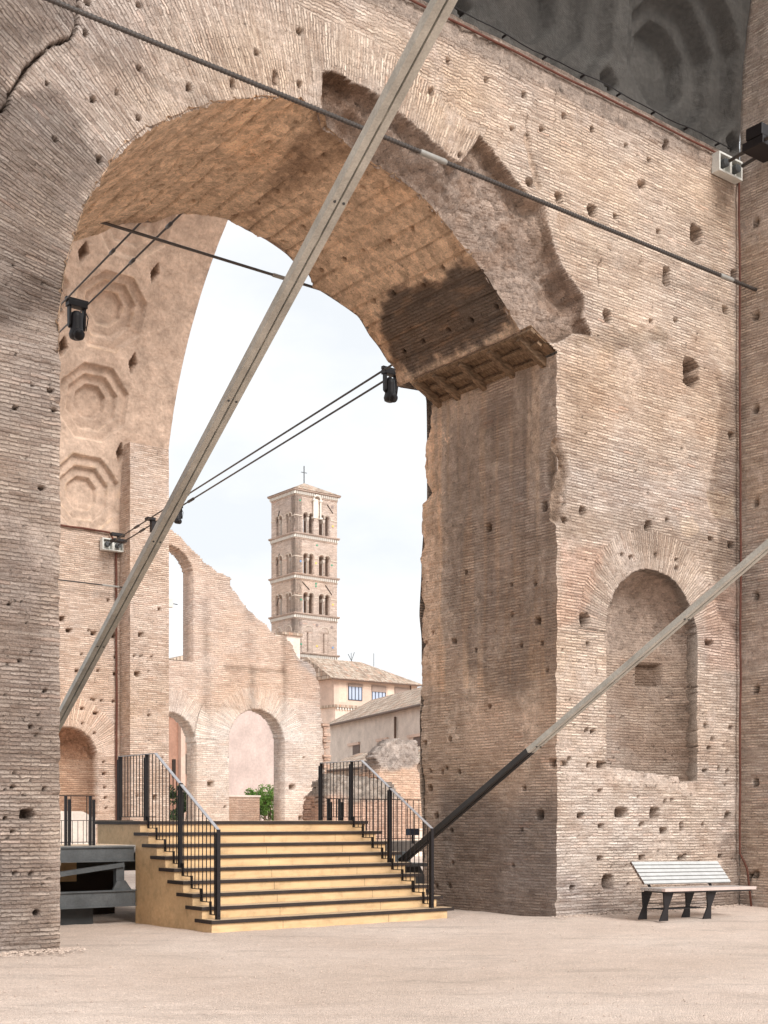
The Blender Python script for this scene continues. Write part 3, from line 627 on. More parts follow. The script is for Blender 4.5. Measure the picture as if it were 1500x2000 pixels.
    hole |= (Sc > SC) & (Sc < SR) & (Zc_ < LED + 0.02 + (SR - Sc)*0.48)
    keep &= ~hole
    Y = D
    # pull vertices just inside the arch line onto it
    near = (r < Rl + rag + 0.02) & (Z > ZC) & (r > R0 - 0.08)
    k_ = np.where(near, (Rl + rag)/r, 1.0)
    S2 = SC + (S - SC)*k_; Z2 = np.where(near, ZC + (Z - ZC)*k_, Z)
    lock = (Z < LED + 0.34) & (S > SC); S2 = np.where(lock, S, S2); Z2 = np.where(lock, Z, Z2)
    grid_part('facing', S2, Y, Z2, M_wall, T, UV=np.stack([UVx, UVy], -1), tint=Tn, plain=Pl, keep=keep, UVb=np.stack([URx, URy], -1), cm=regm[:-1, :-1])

    # --- soffit of the arch
    t0 = math.degrees(math.asin((LED + 0.30 - ZC)/R0))
    A_ = np.linspace(t0 - 0.5, 180, 470); tt = np.linspace(0, 1, 150); TA, TV = np.meshgrid(A_, tt, indexing='ij')
    pass; vfr = np.interp(TA, [20, 28, 34, 44, 52, 64, 75, 83, 90, 93, 100, 180], [0.22, 0.25, 0.36, 0.46, 0.55, 0.52, 0.66, 0.62, 0.48, 0.2, 0.0, 0.0]) - 0.03
    bk = sorted(px_arch(x, y) for x, y in [(145,470),(190,458),(230,440),(300,436),(340,420),(380,418),(440,428),(480,450),(520,470),(560,498),(580,520),(603,538),(613,562),(650,585),(700,620),(720,655),(740,680),(752,700),(770,720),(776,760),(800,792)])
    vbk = np.interp(TA, [p[0] for p in bk], [p[1] for p in bk]); vbk = np.where(TA > 116, 5.3, vbk) + 0.05*fbm(TA*0.5, TV*0+2, 4, 101) + 0.04*fbm(TA*2.2, TV*0+2, 3, 102)
    VV = vfr + (vbk - vfr)*TV
    arc = np.radians(TA)*R0
    RR = R0 + 0.03*fbm(arc*1.3, VV*1.3, 4, 103) + 0.02*fbm(arc*6, VV*6, 4, 104) + 0.09*np.exp(-((TA - 148)/22)**2)*(1 - TV)
    RR += 0.03*(np.abs(((arc*2.6) % 1) - 0.5) > 0.45)               # marks of the centring boards
    RR += 0.05*sstep(0.1, 0.5, fbm(arc*0.7, VV*0.7, 4, 105))
    Ts = np.ones(TA.shape + (3,)); Ps = np.full(TA.shape, 1.0)
    paint(Ts, (np.abs(((arc*2.6 + .04*fbm(VV*1.5, arc*0, 2, 113)) % 1) - 0.5) > 0.455)*sstep(-.1, .25, fbm(arc*.6, VV*.8, 3, 114))*0.45, (.55, .5, .45))
    for k in range(13):                                             # rows of peg holes left by the centring
        ar = 1.9 + k*0.92
        for j in range(6):
            va = 0.55 + j*0.62 + rng.uniform(-.1, .1); aa = ar + rng.uniform(-.08, .08)
            m_ = sstep(0.05, 0.025, np.hypot(arc - aa, (VV - va)*0.9)); RR += 0.12*m_; paint(Ts, m_*0.8, (0.4, 0.33, 0.28))
    def sp(px): return [(np.radians(q[0])*R0, q[1]) for q in (px_arch(x, y) for x, y in px)]
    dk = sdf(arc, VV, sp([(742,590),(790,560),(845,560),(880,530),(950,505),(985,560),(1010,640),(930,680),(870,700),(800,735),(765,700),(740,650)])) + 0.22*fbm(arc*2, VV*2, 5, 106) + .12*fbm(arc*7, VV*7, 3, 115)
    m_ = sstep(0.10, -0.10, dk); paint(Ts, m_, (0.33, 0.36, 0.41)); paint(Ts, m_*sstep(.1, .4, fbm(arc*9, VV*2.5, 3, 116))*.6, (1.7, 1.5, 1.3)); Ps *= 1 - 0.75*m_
    dk = sdf(arc, VV, sp([(560,290),(620,235),(700,300),(640,330),(560,390),(500,430),(450,430),(520,380),(530,330)])) + 0.3*fbm(arc*1.5, VV*1.5, 4, 107)
    m_ = sstep(0.1, -0.1, dk); paint(Ts, m_*0.75, (0.55, 0.52, 0.50)); RR += 0.05*m_*np.maximum(0, fbm(arc*5, VV*5, 4, 108) + .3)
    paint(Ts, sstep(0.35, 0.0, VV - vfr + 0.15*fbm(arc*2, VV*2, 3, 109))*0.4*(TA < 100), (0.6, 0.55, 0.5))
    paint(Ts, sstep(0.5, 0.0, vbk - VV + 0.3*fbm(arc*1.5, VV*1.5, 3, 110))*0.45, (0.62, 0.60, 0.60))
    paint(Ts, sstep(0.1, 0.5, fbm(arc*1.2, VV*1.0, 5, 111))*0.45, (0.72, 0.66, 0.62))
    paint(Ts, sstep(0.05, 0.5, fbm(arc*0.8, VV*0.8, 5, 112))*0.5, (1.22, 1.10, 0.98))
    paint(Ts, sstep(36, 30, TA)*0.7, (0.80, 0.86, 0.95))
    X = SC + RR*np.cos(np.radians(TA)); Zs = ZC + RR*np.sin(np.radians(TA))
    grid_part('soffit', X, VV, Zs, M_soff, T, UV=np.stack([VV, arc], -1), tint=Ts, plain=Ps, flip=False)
    # --- right jamb, with the broken far edge
    jz = np.linspace(-0.15, LED, 400); tv = np.linspace(0, 1, 160); JZ, TV = np.meshgrid(jz, tv, indexing='ij')
    bp = sorted([px_jamb(x, y, SR)[::-1] for x, y in [(842,826),(834,860),(829,900),(832,940),(840,962),(826,985),(822,1030),(830,1060),(822,1090),(825,1120),(823,1160),(830,1185),(822,1215),(822,1245),(829,1262),(823,1290),(823,1400),(822,1500),(824,1600)]])
    vb = np.interp(JZ, [p[0] for p in bp], [p[1] for p in bp]) + 0.05*fbm(JZ*3, TV*0+1, 4, 120) + 0.03*fbm(JZ*11, TV*0+4, 2, 121)
    d0 = np.interp(JZ, b, D_edge); VV = d0 + (vb - d0)*TV
    JS = SR + 0.03*fbm(VV*1.1, JZ*1.1, 4, 122) + 0.016*fbm(VV*6, JZ*6, 4, 123) + 0.03*np.maximum(0, fbm(VV*1.5, JZ*14, 3, 124))*(0.4 + 0.6*sstep(2.4, 3.3, VV))
    JS += 0.10*sstep(0.5, 0.0, vb - VV)*np.maximum(0, fbm(VV*2, JZ*2.4, 4, 125) + 0.2)
    w = sstep(0, 0.04, TV); JS = JS*w + SR*(1 - w)
    Tj = np.ones(JZ.shape + (3,)); Pj = np.zeros(JZ.shape)
    bd = seg_dist(VV, JZ, [(0.0, 7.95), (0.1, 7.8), (0.16, 7.5), (0.06, 7.1), (0.0, 6.7)]) - 0.13 + 0.07*fbm(VV*4, JZ*4, 3, 126)
    mb = sstep(0.03, -0.08, bd); JS += (0.16 + .08*fbm(VV*9, JZ*9, 3, 54))*mb*sstep(0, .3, VV - d0); Pj = np.maximum(Pj, mb); paint(Tj, mb*0.7, (0.8, 0.78, 0.74))
    
    for (x, y, w_, h_) in [(1063,989,10,18),(953,1031,12,14),(1049,1212,13,12),(887,1252,12,9),(910,1117,6,6),(999,1142,5,5),(999,1201,5,5),(1045,1141,5,5),(1018,1261,5,7),(1058,1256,6,6),
            (838,1539,9,10),(852,1593,9,9),(830,1451,6,8),(879,1444,5,8),(863,1508,4,7),(896,1507,5,8),(872,1500,4,6),(839,1505,4,6),(881,1622,6,6),(883,1685,5,5),(851,1730,6,7),(876,1730,6,8),
            (1054,1591,12,20),(1024,1540,7,7),(1080,1490,14,13),(1003,1690,5,5),(1020,1620,5,5),(955,1380,6,6),(930,1270,5,6),(845,1235,6,6),(832,1255,6,6),(1068,1310,5,5)]:
        v_, z_ = px_jamb(x, y, SR); v1, _ = px_jamb(x + w_, y, SR); hw = abs(v1 - v_)/2; hh = h_/FOC*22.5/2
        dd = np.hypot(np.maximum(np.abs(VV - v_) - hw*.5, 0), np.maximum(np.abs(JZ - z_) - hh*.5, 0)) - min(hw, hh)*.5 + 0.012*fbm(VV*15, JZ*15, 2, 127)
        m_ = sstep(0.015, -0.015, dd); JS += (0.12 + 1.2*min(hw, hh))*m_; paint(Tj, m_*0.8, (0.45, 0.4, 0.36))
    def stj(px, col, soft=0.15, amp=0.3, fr=1.2, seed=130, k=1.0):
        d_ = sdf(VV, JZ, [px_jamb(x, y, SR) for x, y in px]) + amp*fbm(VV*fr*1.6, JZ*fr*0.6, 4, seed); paint(Tj, sstep(soft, -soft, d_)*k, col)
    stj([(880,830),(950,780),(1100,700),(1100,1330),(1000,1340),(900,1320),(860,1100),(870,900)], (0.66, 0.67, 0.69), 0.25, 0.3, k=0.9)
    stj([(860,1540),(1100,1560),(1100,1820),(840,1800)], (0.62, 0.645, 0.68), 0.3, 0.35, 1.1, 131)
    stj([(900,1380),(1100,1370),(1100,1500),(900,1480)], (1.15, 1.12, 1.10), 0.2, 0.3, 1.0, 132)
    stj([(820,830),(862,830),(862,1340),(820,1340)], (1.2, 1.12, 1.05), 0.12, 0.1, 2.0, 133)
    paint(Tj, sstep(0.0, 0.5, fbm(VV*7, JZ*0.45, 4, 134))*0.5*(JZ > 3.5), (0.66, 0.64, 0.62))
    paint(Tj, sstep(0.05, 0.45, fbm(VV*9 + 3, JZ*0.5, 4, 135))*0.55*(JZ > 4), (1.35, 1.25, 1.12))
    paint(Tj, sstep(0.05, 0.5, fbm(VV*1.2, JZ*1.2, 5, 136))*0.5, (0.74, 0.72, 0.70))
    fl = sstep(0.5, 0.58, fbm(VV*14, JZ*10, 3, 137)*0.6 + fbm(VV*1.1, JZ*0.9, 3, 138)*0.35); paint(Tj, fl*(JZ > 7)*0.8, (2.4, 2.3, 2.2))
    Pj = np.maximum(Pj, sstep(-0.15, 0.2, fbm(VV*1.8, JZ*0.35, 4, 139))*0.75*sstep(2.5, 4, JZ))
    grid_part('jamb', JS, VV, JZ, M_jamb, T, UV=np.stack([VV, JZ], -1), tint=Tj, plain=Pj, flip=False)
    # --- underside of the projecting arch foot above the timber ledge, left jamb, back, top
    xs = np.linspace(SR - 0.58, SR + 0.02, 24); vs = np.linspace(0.03, 3.3, 130); A2, B2 = np.meshgrid(xs, vs, indexing='ij')
    Zl = LED + 0.06 + (SR - A2)*0.48 + 0.025*fbm(A2*4, B2*4, 3, 140)
    grid_part('arch_foot', A2, B2, Zl, M_soff, T, UV=np.stack([A2, B2], -1), plain=np.ones(A2.shape), tint=np.ones(A2.shape+(3,))*0.85, flip=False)
    mb = MB(); mb.box(-12, -0.02, 1.0, 3.9, -0.1, ZC + 0.3); mb.build('pier_core', M_jamb, T)
    # broken back of the wall
    a2 = np.arange(-12, 13.7, 0.1); b2 = np.arange(-0.1, 14.2, 0.1); S3, Z3 = np.meshgrid(a2, b2, indexing='ij')
    r3 = np.hypot(S3 - SC, Z3 - ZC); Yb = 3.6 + 0.1*fbm(S3, Z3, 3, 150)
    t3 = np.degrees(np.arctan2(Z3 - ZC, S3 - SC)); vb3 = np.interp(t3, [p[0] for p in bk], [p[1] for p in bk])
    vb3 = np.where(t3 > 116, 5.3, vb3)
    nearr = sstep(1.6, 0.1, r3 - R0)*(Z3 > ZC); Yb = Yb*(1-nearr) + vb3*nearr
    Sc3, Zc3 = (S3[:-1, :-1] + S3[1:, 1:])/2, (Z3[:-1, :-1] + Z3[1:, 1:])/2
    kp = ~((Sc3 > 0) & (Sc3 < SR) & ((Zc3 < ZC) | (np.hypot(Sc3 - SC, Zc3 - ZC) < R0 + .02))) & ~((Sc3 > SC) & (Sc3 < SR + .05) & (Zc3 < LED + .3))
    n3 = (r3 < R0 + .12) & ~((S3 > SC) & (Z3 < LED + .35)) & (r3 > R0 - .12) & (Z3 > ZC); kk = np.where(n3, (R0 + 0.01)/r3, 1)
    grid_part('rear_face', SC + (S3 - SC)*kk, Yb, np.where(n3, ZC + (Z3 - ZC)*kk, Z3), M_wall, T, keep=kp, flip=True)
    mb = MB(); mb.box(13.69, 16.5, 0.02, 3.9, -0.1, 14.1); mb.build('wall_end', M_wall, T)
    return T
TW = build_arch_wall()
def build_timber():
    T = Thing('timber_centring', 'rotting timber planks and joists under the foot of the big arch', 'timber frame', (SR - 0.2, 1.8, LED))
    sl = (-0.56, 0.27)                                  # run and rise from the jamb out to the arch foot
    for i, vc in enumerate([0.32, 1.05, 1.8, 2.5, 3.02]):
        m = MB(); m.beam((SR + 0.02 + sl[0]*1.06, vc, LED - 0.07 + sl[1]*1.06), (SR + 0.05, vc, LED - 0.10), 0.11, 0.14); m.build('joist', M_old, T, bevel=0.008, tint=(1.0 + .35*(i % 3 == 1),)*3)
    for k, (f, v0, v1) in enumerate([(1.0, 0.0, 3.05), (0.06, 0.35, 3.1), (0.55, 0.1, 2.9)]):
        c = (SR + sl[0]*f, LED - 0.03 + sl[1]*f)
        m = MB(); m.beam((c[0], v0, c[1]), (c[0], v1, c[1]), 0.10, 0.06, up=(0.27, 0, 0.56)); m.build('plank', M_old, T, bevel=0.005, tint=(1.9, 1.8, 1.7) if k else (1.4, 1.3, 1.2))
    m = MB(); m.beam((SR + sl[0]*.5, 0.05, LED + 0.04 + sl[1]*.5), (SR + sl[0]*.5, 3.0, LED + 0.04 + sl[1]*.5), 0.60, 0.03, up=(0.27, 0, 0.56)); m.build('boarding', M_old, T, tint=(1.4, 1.25, 1.1))
build_timber()

# ------------------------------------------------------------------ the projecting piers and the coffered vaults
def rough_box(name, s0, s1, v0, v1, z0, z1, m, T, h, seed, holes=(), amp=1.0):
    """two visible faces (front at v0, side at s0) as displaced grids, the rest as a plain box set just inside"""
    nz = int((z1 - z0)/h)
    for fc in ('front', 'side'):
        a = np.linspace(s0, s1, max(3, int((s1 - s0)/h))) if fc == 'front' else np.linspace(v0, v1, max(3, int((v1 - v0)/h)))
        b = np.linspace(z0, z1, nz); A, B = np.meshgrid(a, b, indexing='ij')
        d = amp*(0.02*fbm(A*1.3, B*1.3, 4, seed) + 0.012*fbm(A*6, B*6, 3, seed+1) + 0.02*np.maximum(0, fbm(A*2, B*12, 3, seed+2)))
        e0 = sstep(0, 0.1, A - a[0]); d = d*e0 + amp*0.03*(1 - e0)*np.maximum(0, fbm(A*0, B*6, 3, seed+4))
        Tn = np.ones(A.shape + (3,))
        paint(Tn, sstep(0.0, 0.5, fbm(A*0.9, B*0.7, 5, seed+3))*0.5, (0.76, 0.73, 0.70))
        for (f_, x, z, w, hh, dp) in holes:
            if f_ != fc: continue
            m_ = sstep(0.02, -0.02, np.maximum(np.abs(A - x) - w/2, np.abs(B - z) - hh/2) + 0.02*fbm(A*10, B*10, 2, seed+5)); d = d + dp*m_; paint(Tn, m_*0.8, (0.45, 0.4, 0.35))
        if fc == 'front': grid_part('front_face', A, v0 + d, B, m, T, UV=np.stack([A, B], -1), tint=Tn)
        else: grid_part('side_face', s0 + d, A, B, m, T, UV=np.stack([A, B], -1), tint=Tn, flip=True)
    mb = MB(); mb.box(s0 + 0.35, s1, v0 + 0.35, v1, z0, z1 - 0.01); mb.build('core', m, T)
    mb = MB(); mb.box(s0, s1, v0, v1, z1 - 0.012, z1); mb.build('top', m, T)
def octa(A, B, ca, cb, rad):
    x, y = np.abs(A - ca), np.abs(B - cb); c = math.cos(math.pi/8)
    return np.maximum(np.maximum(x, y), (x + y)*0.70711) - rad*c      # <0 inside
def vault(name, label, vc, R, z0, s0, s1, arc1, centres, cr, m, holes, h, seed, soft=0.03, step=0.16, wob=0.02, gold=None, org=None, steps=((1.0,), (0.72,), (0.44,)), Tx=None):
    T = Thing(name, label, 'coffered vault', org)
    a = np.linspace(s0, s1, int((s1 - s0)/h)); b = np.linspace(0, arc1, int(arc1/h)); A, B = np.meshgrid(a, b, indexing='ij')
    d = 0.03*fbm(A*0.8, B*0.8, 4, seed) + 0.02*fbm(A*3.5, B*3.5, 4, seed+1)
    Tn = np.ones(A.shape + (3,))
    paint(Tn, sstep(0.0, 0.5, fbm(A*0.5, B*0.5, 5, seed+2))*0.5, (0.78, 0.74, 0.72))
    for (ca, cb) in centres:
        w1 = wob*fbm(A*1.6, B*1.6, 3, seed+3)*3
        for k, (f,) in enumerate(steps):
            o = octa(A, B, ca, cb, cr*f) + w1 + 0.01*fbm(A*9, B*9, 2, seed+4)
            d = d + step*sstep(soft, -soft, o)
            if gold and k < 3:
                g = np.exp(-((o - 0.05)/0.045)**2)*sstep(-0.1, 0.3, fbm(A*1.7, B*1.7, 3, seed+7+k) + 0.25*(B > cb))
                paint(Tn, g*gold.get((round(ca, 1), round(cb, 1)), 0.0), (1.25, 1.05, 0.62)); paint(Tn, np.exp(-((o - 0.02)/0.03)**2)*sstep(-.2, .3, fbm(A*1.1, B*1.1, 3, seed+20+k) + .3*(ca - A) - .2*(B - cb))*.7, (1.3, 1.28, 1.22))
    for (ca, cb, w, hh) in holes:
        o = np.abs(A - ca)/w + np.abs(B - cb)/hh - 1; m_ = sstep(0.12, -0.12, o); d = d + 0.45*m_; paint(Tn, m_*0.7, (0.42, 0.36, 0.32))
    RR = R + d; t = B/R
    grid_part('coffered_shell', A, vc + RR*np.cos(t), z0 + RR*np.sin(t), m, T, UV=np.stack([A, B], -1), tint=Tn, smooth=False)
    # thickness: outer skin and the end faces
    b2 = np.linspace(0, arc1, 60); A2, B2 = np.meshgrid(np.array([s0, s1]), b2, indexing='ij'); R2 = R + 2.6
    grid_part('outer_skin', A2, vc + R2*np.cos(B2/R), z0 + R2*np.sin(B2/R), m, T, flip=True)
    for se, fl in ((s1, False), (s0, True)):
        A3, B3 = np.meshgrid(np.linspace(0, 1, 12), np.linspace(0, arc1, 300), indexing='ij'); R3 = R + 0.0 + 2.6*A3
        jag = 0.05*fbm(B3*3, A3*0, 3, seed+5)
        grid_part('end_face', np.full(A3.shape, se) + jag*0, vc + R3*np.cos(B3/R), z0 + R3*np.sin(B3/R), m, T, flip=fl)
    return T
RA = 16.0
cA = [(12.0 - 3.4*k, 1.40 + 3.75*j) for k in range(-1, 8) for j in range(0, 6)]
hA = [(10.05 - 3.4*k, 0.28 + 3.7*j, 0.22, 0.2) for k in range(-1, 5) for j in range(0, 4)] + [(12.05, 0.12, 0.22, 0.14)]
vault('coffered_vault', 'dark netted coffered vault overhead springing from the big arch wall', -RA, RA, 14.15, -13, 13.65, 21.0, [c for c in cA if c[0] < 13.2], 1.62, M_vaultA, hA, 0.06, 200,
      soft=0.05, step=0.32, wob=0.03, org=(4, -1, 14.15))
RB = 16.2; vB = 36.0 - RB
gold = {(16.9, 5.2): 0.95, (16.9, 1.6): 0.2, (16.9, 9.0): 0.15}
cB = [(16.88 - 3.45*k, 1.56 + 3.72*j) for k in range(0, 2) for j in range(0, 5)]
hB = [(18.35, 3.45 + 3.74*j, 0.17, 0.42) for j in range(0, 4)] + [(15.2, 3.45 + 3.74*j, 0.2, 0.42) for j in range(0, 4)]
vault('coffered_vault', 'sunlit pinkish coffered vault above the far wall, seen through the big arch', vB, RB, 14.0, 10.0, 20.62, 20.0, cB, 1.62, M_vault, hB, 0.05, 240,
      soft=0.015, step=0.20, wob=0.005, gold=gold, org=(17, 36, 14.0))

T = Thing('brick_pier', 'brown brick pier at the right edge beside the bench and niche', 'brick pier', (15, -0.6, 0))
rough_box('pier', 13.68, 17.0, -1.05, 0.0, -0.1, 20.5, M_wall, T, 0.035, 300, holes=[('side', -0.35, 1.75*k + 0.6, 0.09, 0.12, 0.3) for k in range(9)] + [('side', -0.2, 0.55, .1, .14, .25)])

# ------------------------------------------------------------------ far wall of the next bay
def far_wall():
    T = Thing('brick_wall', 'sunlit pale brick wall with small arched niche behind the left pier, below coffers', 'ruined wall', (16, 36, 0))
    h = 0.055
    a = np.arange(9.0, 18.6, h); b = np.arange(-0.1, 14.05, h); S, Z = np.meshgrid(a, b, indexing='ij')
    D = 0.03*fbm(S*0.9, Z*0.9, 4, 310) + 0.02*fbm(S*4, Z*4, 3, 311)
    Tn = np.ones(S.shape + (3,)); Pl = np.zeros(S.shape); UVx, UVy = S.copy(), Z.copy()
    e, zt = px_plane(190, 1450, 36.0); nr = 1.35; nc = e - nr; nz = px_plane(150, 1421, 36.0)[1] - nr
    ds = S - nc; dz = np.maximum(0, Z - nz); rr = np.hypot(ds, dz); inn = (rr < nr) & (Z > 1.75 + 0.1*fbm(S*2, Z*0, 2, 312))
    D = np.where(inn, np.sqrt(np.maximum(0, nr**2 - rr**2))*0.95 + 0.1, D); paint(Tn, inn*1.0, (0.78, 0.68, 0.60)); paint(Tn, inn*(Z > nz), (0.72, 0.62, 0.55)); Pl = np.where(inn & (Z > nz), 1, Pl)
    ring = (np.hypot(ds, Z - nz) < 2.6) & (Z > nz - .2) & ~inn; an = np.arctan2(Z - nz, ds)
    Rx, Ry = np.hypot(ds, Z - nz)*0.4, an*2; paint(Tn, ring*0.8, (1.10, 1.07, 1.04))
    hs = [(135,1231,10,6),(183,1237,9,6),(223,1242,9,6),(150,1310,6,5),(225,1316,7,5),(122,1208,8,8),(161,1384,5,4),(187,1393,8,4),(161,1413,3,3),(185,1432,4,3),(174,1231,3,3),(223,1236,3,3),(192,1310,3,3),
          (225,1284,3,3),(179,1366,3,3),(184,1367,3,3),(199,1368,3,3),(222,1370,3,3),(160,1278,3,3),(212,1172,4,4),(236,1558,5,6),(204,1512,4,4),(205,1538,4,4),(206,1558,4,4),(203,1488,3,3),(208,1578,3,3)]
    for (x, y, w, hh) in hs:
        s, z = px_plane(x, y, 36.0); s1 = px_plane(x + w, y, 36.0)[0]; z1 = px_plane(x, y - hh, 36.0)[1]
        m_ = sstep(0.04, -0.04, np.maximum(np.abs(S - s) - (s1 - s)/2, np.abs(Z - z) - (z1 - z)/2)); D = D + 0.4*m_; paint(Tn, m_*0.85, (0.4, 0.33, 0.28))
    paint(Tn, sstep(0.0, 0.5, fbm(S*0.4, Z*0.6, 5, 313))*0.35, (0.86, 0.80, 0.76)); paint(Tn, sstep(9, 7, Z)*0.5, (1.08, 1.06, 1.05))
    paint(Tn, sstep(0.1, 0.5, fbm(S*0.5, Z*0.5, 4, 314))*(Z < 2.2), (1.2, 1.2, 1.2))
    grid_part('facing', S, 36.0 + D, Z, M_far, T, UV=np.stack([UVx, UVy], -1), tint=Tn, plain=Pl, UVb=np.stack([Rx, Ry], -1), cm=ring[:-1, :-1])
    mb = MB(); mb.box(8.0, 18.6, 37.6, 40, -0.1, 14.0); mb.box(8.0, 9.0, 36.1, 37.6, -0.1, 14.0); mb.build('core', M_far, T)
    s0 = px_plane(254, 1500, 35.0)[0]; s1 = px_plane(330, 1500, 35.0)[0]
    T2 = Thing('brick_pilaster', 'pale brick pilaster rising in front of the far coffered wall edge', 'pilaster', (19.5, 35.5, 0))
    fh = []
    for (x, y, w) in [(275,1240,.2),(268,1316,.2),(263,1281,.07),(276,1281,.07),(296,1283,.07),(292,1398,.1),(291,1312,.06),(303,1558,.18),(311,1190,.08),(276,1555,.05),(297,1490,.05),(268,1555,.06),(317,1480,.05)]:
        s, z = px_plane(x, y, 35.0); fh.append(('front', s, z, w, w, 0.35))
    rough_box('p', s0, s1, 35.0, 36.2, -0.1, 17.8, M_far, T2, 0.06, 330, holes=fh, amp=1.3)
    mb = MB(); mb.box(s0 + .1, s1, 36.2, 38.2, -0.1, 14.0); mb.build('side_core', M_far, T2)
far_wall()
# low white plastered block at the foot of the far wall
T = Thing('stone_block', 'low whitish stone block standing behind the left fence', 'stone block', (14, 30, 0))
s0 = px_plane(60, 1600, 30)[0]; s1 = px_plane(187, 1600, 30)[0]
A, B = np.meshgrid(np.linspace(s0, s1, 60), np.linspace(0, 1.9, 40), indexing='ij')
top = 1.95 - 0.25*sstep(s1 - .6, s1, A)
grid_part('front_face', A, 30 + 0.06*fbm(A*2, B*2, 4, 350), B/1.9*top, M_plast, T, tint=np.ones(A.shape+(3,))*1.25, UV=np.stack([A, B], -1))
mb = MB(); mb.box(s0, s1, 30.12, 31.5, 0, 1.68); mb.build('body', M_plast, T, tint=(1.25,)*3)

# ------------------------------------------------------------------ tie rods, cables, anchors, spotlights
def rod(label, v, z, s0, s1, r, sleeves, name='tie_rod', grp=None):
    T = Thing(name, label, 'tie rod', (s0, v, z), grp)
    MB().tube([(s0, v, z), (s1, v, z)], r, 10).build('bar', M_cable, T, smooth=True)
    m = MB(); n = int((s1 - s0)/0.06)
    if r > 0.028:
        for i in range(n): m.tube([(s0 + .06*i, v, z), (s0 + .06*i + .02, v, z)], r*1.17, 8)
        m.build('thread', M_cable, T)
    for (a, b) in sleeves: MB().tube([(a, v, z), (a + .03, v, z), (b - .03, v, z), (b, v, z)], r*1.6, 12, radii=[r*1.1, r*1.4, r*1.4, r*1.1]).build('sleeve', M_sleeve, T, smooth=True)
    return T
ZR = 11.6
sA = px_plane(845, 312, -0.35)[0]; sB = px_plane(1415, 553, -0.35)[0]
rod('thick dark threaded tie rod crossing in front of the big arch', -0.35, ZR, -12, 13.75, 0.031, [(sA - .25, sA + .27), (sB - .12, sB + .25)])
sA = px_plane(545, 547, 4.65)[0]
rod('thinner tie rod behind the big arch crossing the sky', 4.65, ZR, -6, 13.7, 0.026, [(sA - .15, sA + .2)])
sA = px_plane(212, 1163, 35.6)[0]
rod('short dark tie rod on the pale far wall', 35.6, 11.65, 8, 18.45, 0.03, [(sA - .3, sA + .5)])
def pipe(label, pts, r, cat='cable'):
    o0 = pts[0]; T = Thing('red_conduit', label, cat, o0)
    P = []
    for a, b in zip(pts[:-1], pts[1:]):
        n = max(2, int((Vector(b) - Vector(a)).length/0.6))
        for i in range(n):
            p = Vector(a).lerp(Vector(b), i/n); P.append(p + Vector((random.uniform(-.012, .012), 0, random.uniform(-.012, .012))))
    P.append(Vector(pts[-1])); MB().tube(P, r, 7).build('pipe', M_redc, T, smooth=True)
pipe('red-brown conduit running under the dark vault and down the corner by the bench', [(-6, -.07, 14.02), (13.2, -.07, 14.03), (13.56, -.07, 13.7), (13.58, -.09, 7.5), (13.57, -.08, 1.0), (13.63, -.2, 0.7), (13.62, -.3, 0.0)], 0.020)
pipe('red-brown conduit on the far wall beside the pale pilaster', [(9, 35.9, 14.02), (18.0, 35.9, 14.02), (18.3, 35.88, 13.5), (18.32, 35.88, 0.1)], 0.045)
def edge_cable():
    T = Thing('net_cable', 'thin black cable holding the dark net along the vault edge', 'cable', (4, -.12, 14.2))
    P = [Vector((s, -0.12, 14.19 + 0.02*math.sin(s*2.1) + 0.012*math.sin(s*5.3))) for s in np.arange(-6, 13.5, .3)]
    MB().tube(P, 0.011, 5).build('wire', M_black, T, smooth=True)
    for p in P[::3]: MB().box(p.x - .010, p.x + .010, -.12, -.02, p.z - .02, p.z + .012).build('clip', M_black, T)
edge_cable()
def anchor(label, s, v, z, sc=1.0):
    T = Thing('anchor_box', label, 'anchor box', (s, v, z), 'pale steel cable anchors')
    w, h, d = 0.33*sc, 0.17*sc, 0.17*sc; t = 0.035*sc
    m = MB(); m.box(s-w, s+w, v-d, v, z+h-t, z+h); m.box(s-w, s+w, v-d, v, z-h, z-h+t); m.box(s-w, s-w+t, v-d+.002, v, z-h+t, z+h-t); m.box(s+w-t, s+w, v-d+.002, v, z-h+t, z+h-t)
    m.box(s-t*.8, s+t*.8, v-d+.002, v, z-h+t, z+h-t); m.box(s-w+t, s+w-t, v-.04, v-.01, z-h+t, z+h-t)
    m.build('frame', M_anchor, T, bevel=0.004)
    for x in (-.5, .5):
        MB().tube([(s+x*w, v-.04, z), (s+x*w, v-d-.03*sc, z)], 0.075*sc, 12).build('washer', M_steel, T, smooth=False)
        m = MB(); m.box(s+x*w-.10*sc, s+x*w+.10*sc, v-.08*sc, v-.041, z-.10*sc, z+.10*sc); m.build('plate', M_anchor, T)
    return T
sA, zA = px_plane(1411, 332, 0.0)
anchor('pale steel anchor box high on the wall under the dark vault', sA, -0.02, zA, 1.05)
sF, zF = px_plane(216, 1066, 35.9)
anchor('small pale steel anchor box on the far wall below the coffers', sF, 35.9, zF, 1.5)
def twin(label, pa, pb, r=0.022, sep=0.17, sleeves=()):
    T = Thing('twin_cable', label, 'cable', pa)
    d = Vector(pb) - Vector(pa); x = d.cross(Vector((0,0,1))).normalized()
    for sgn in (-1, 1):
        a = Vector(pa) + x*sep*sgn; b = Vector(pb) + x*sep*sgn
        MB().tube([a, b], r, 8).build('cable', M_cable, T, smooth=True)
        for f in sleeves: MB().tube([a.lerp(b, f + .01*sgn), a.lerp(b, f + .02 + .01*sgn)], r*1.9, 8).build('tensioner', M_cable, T, smooth=True)
    return T
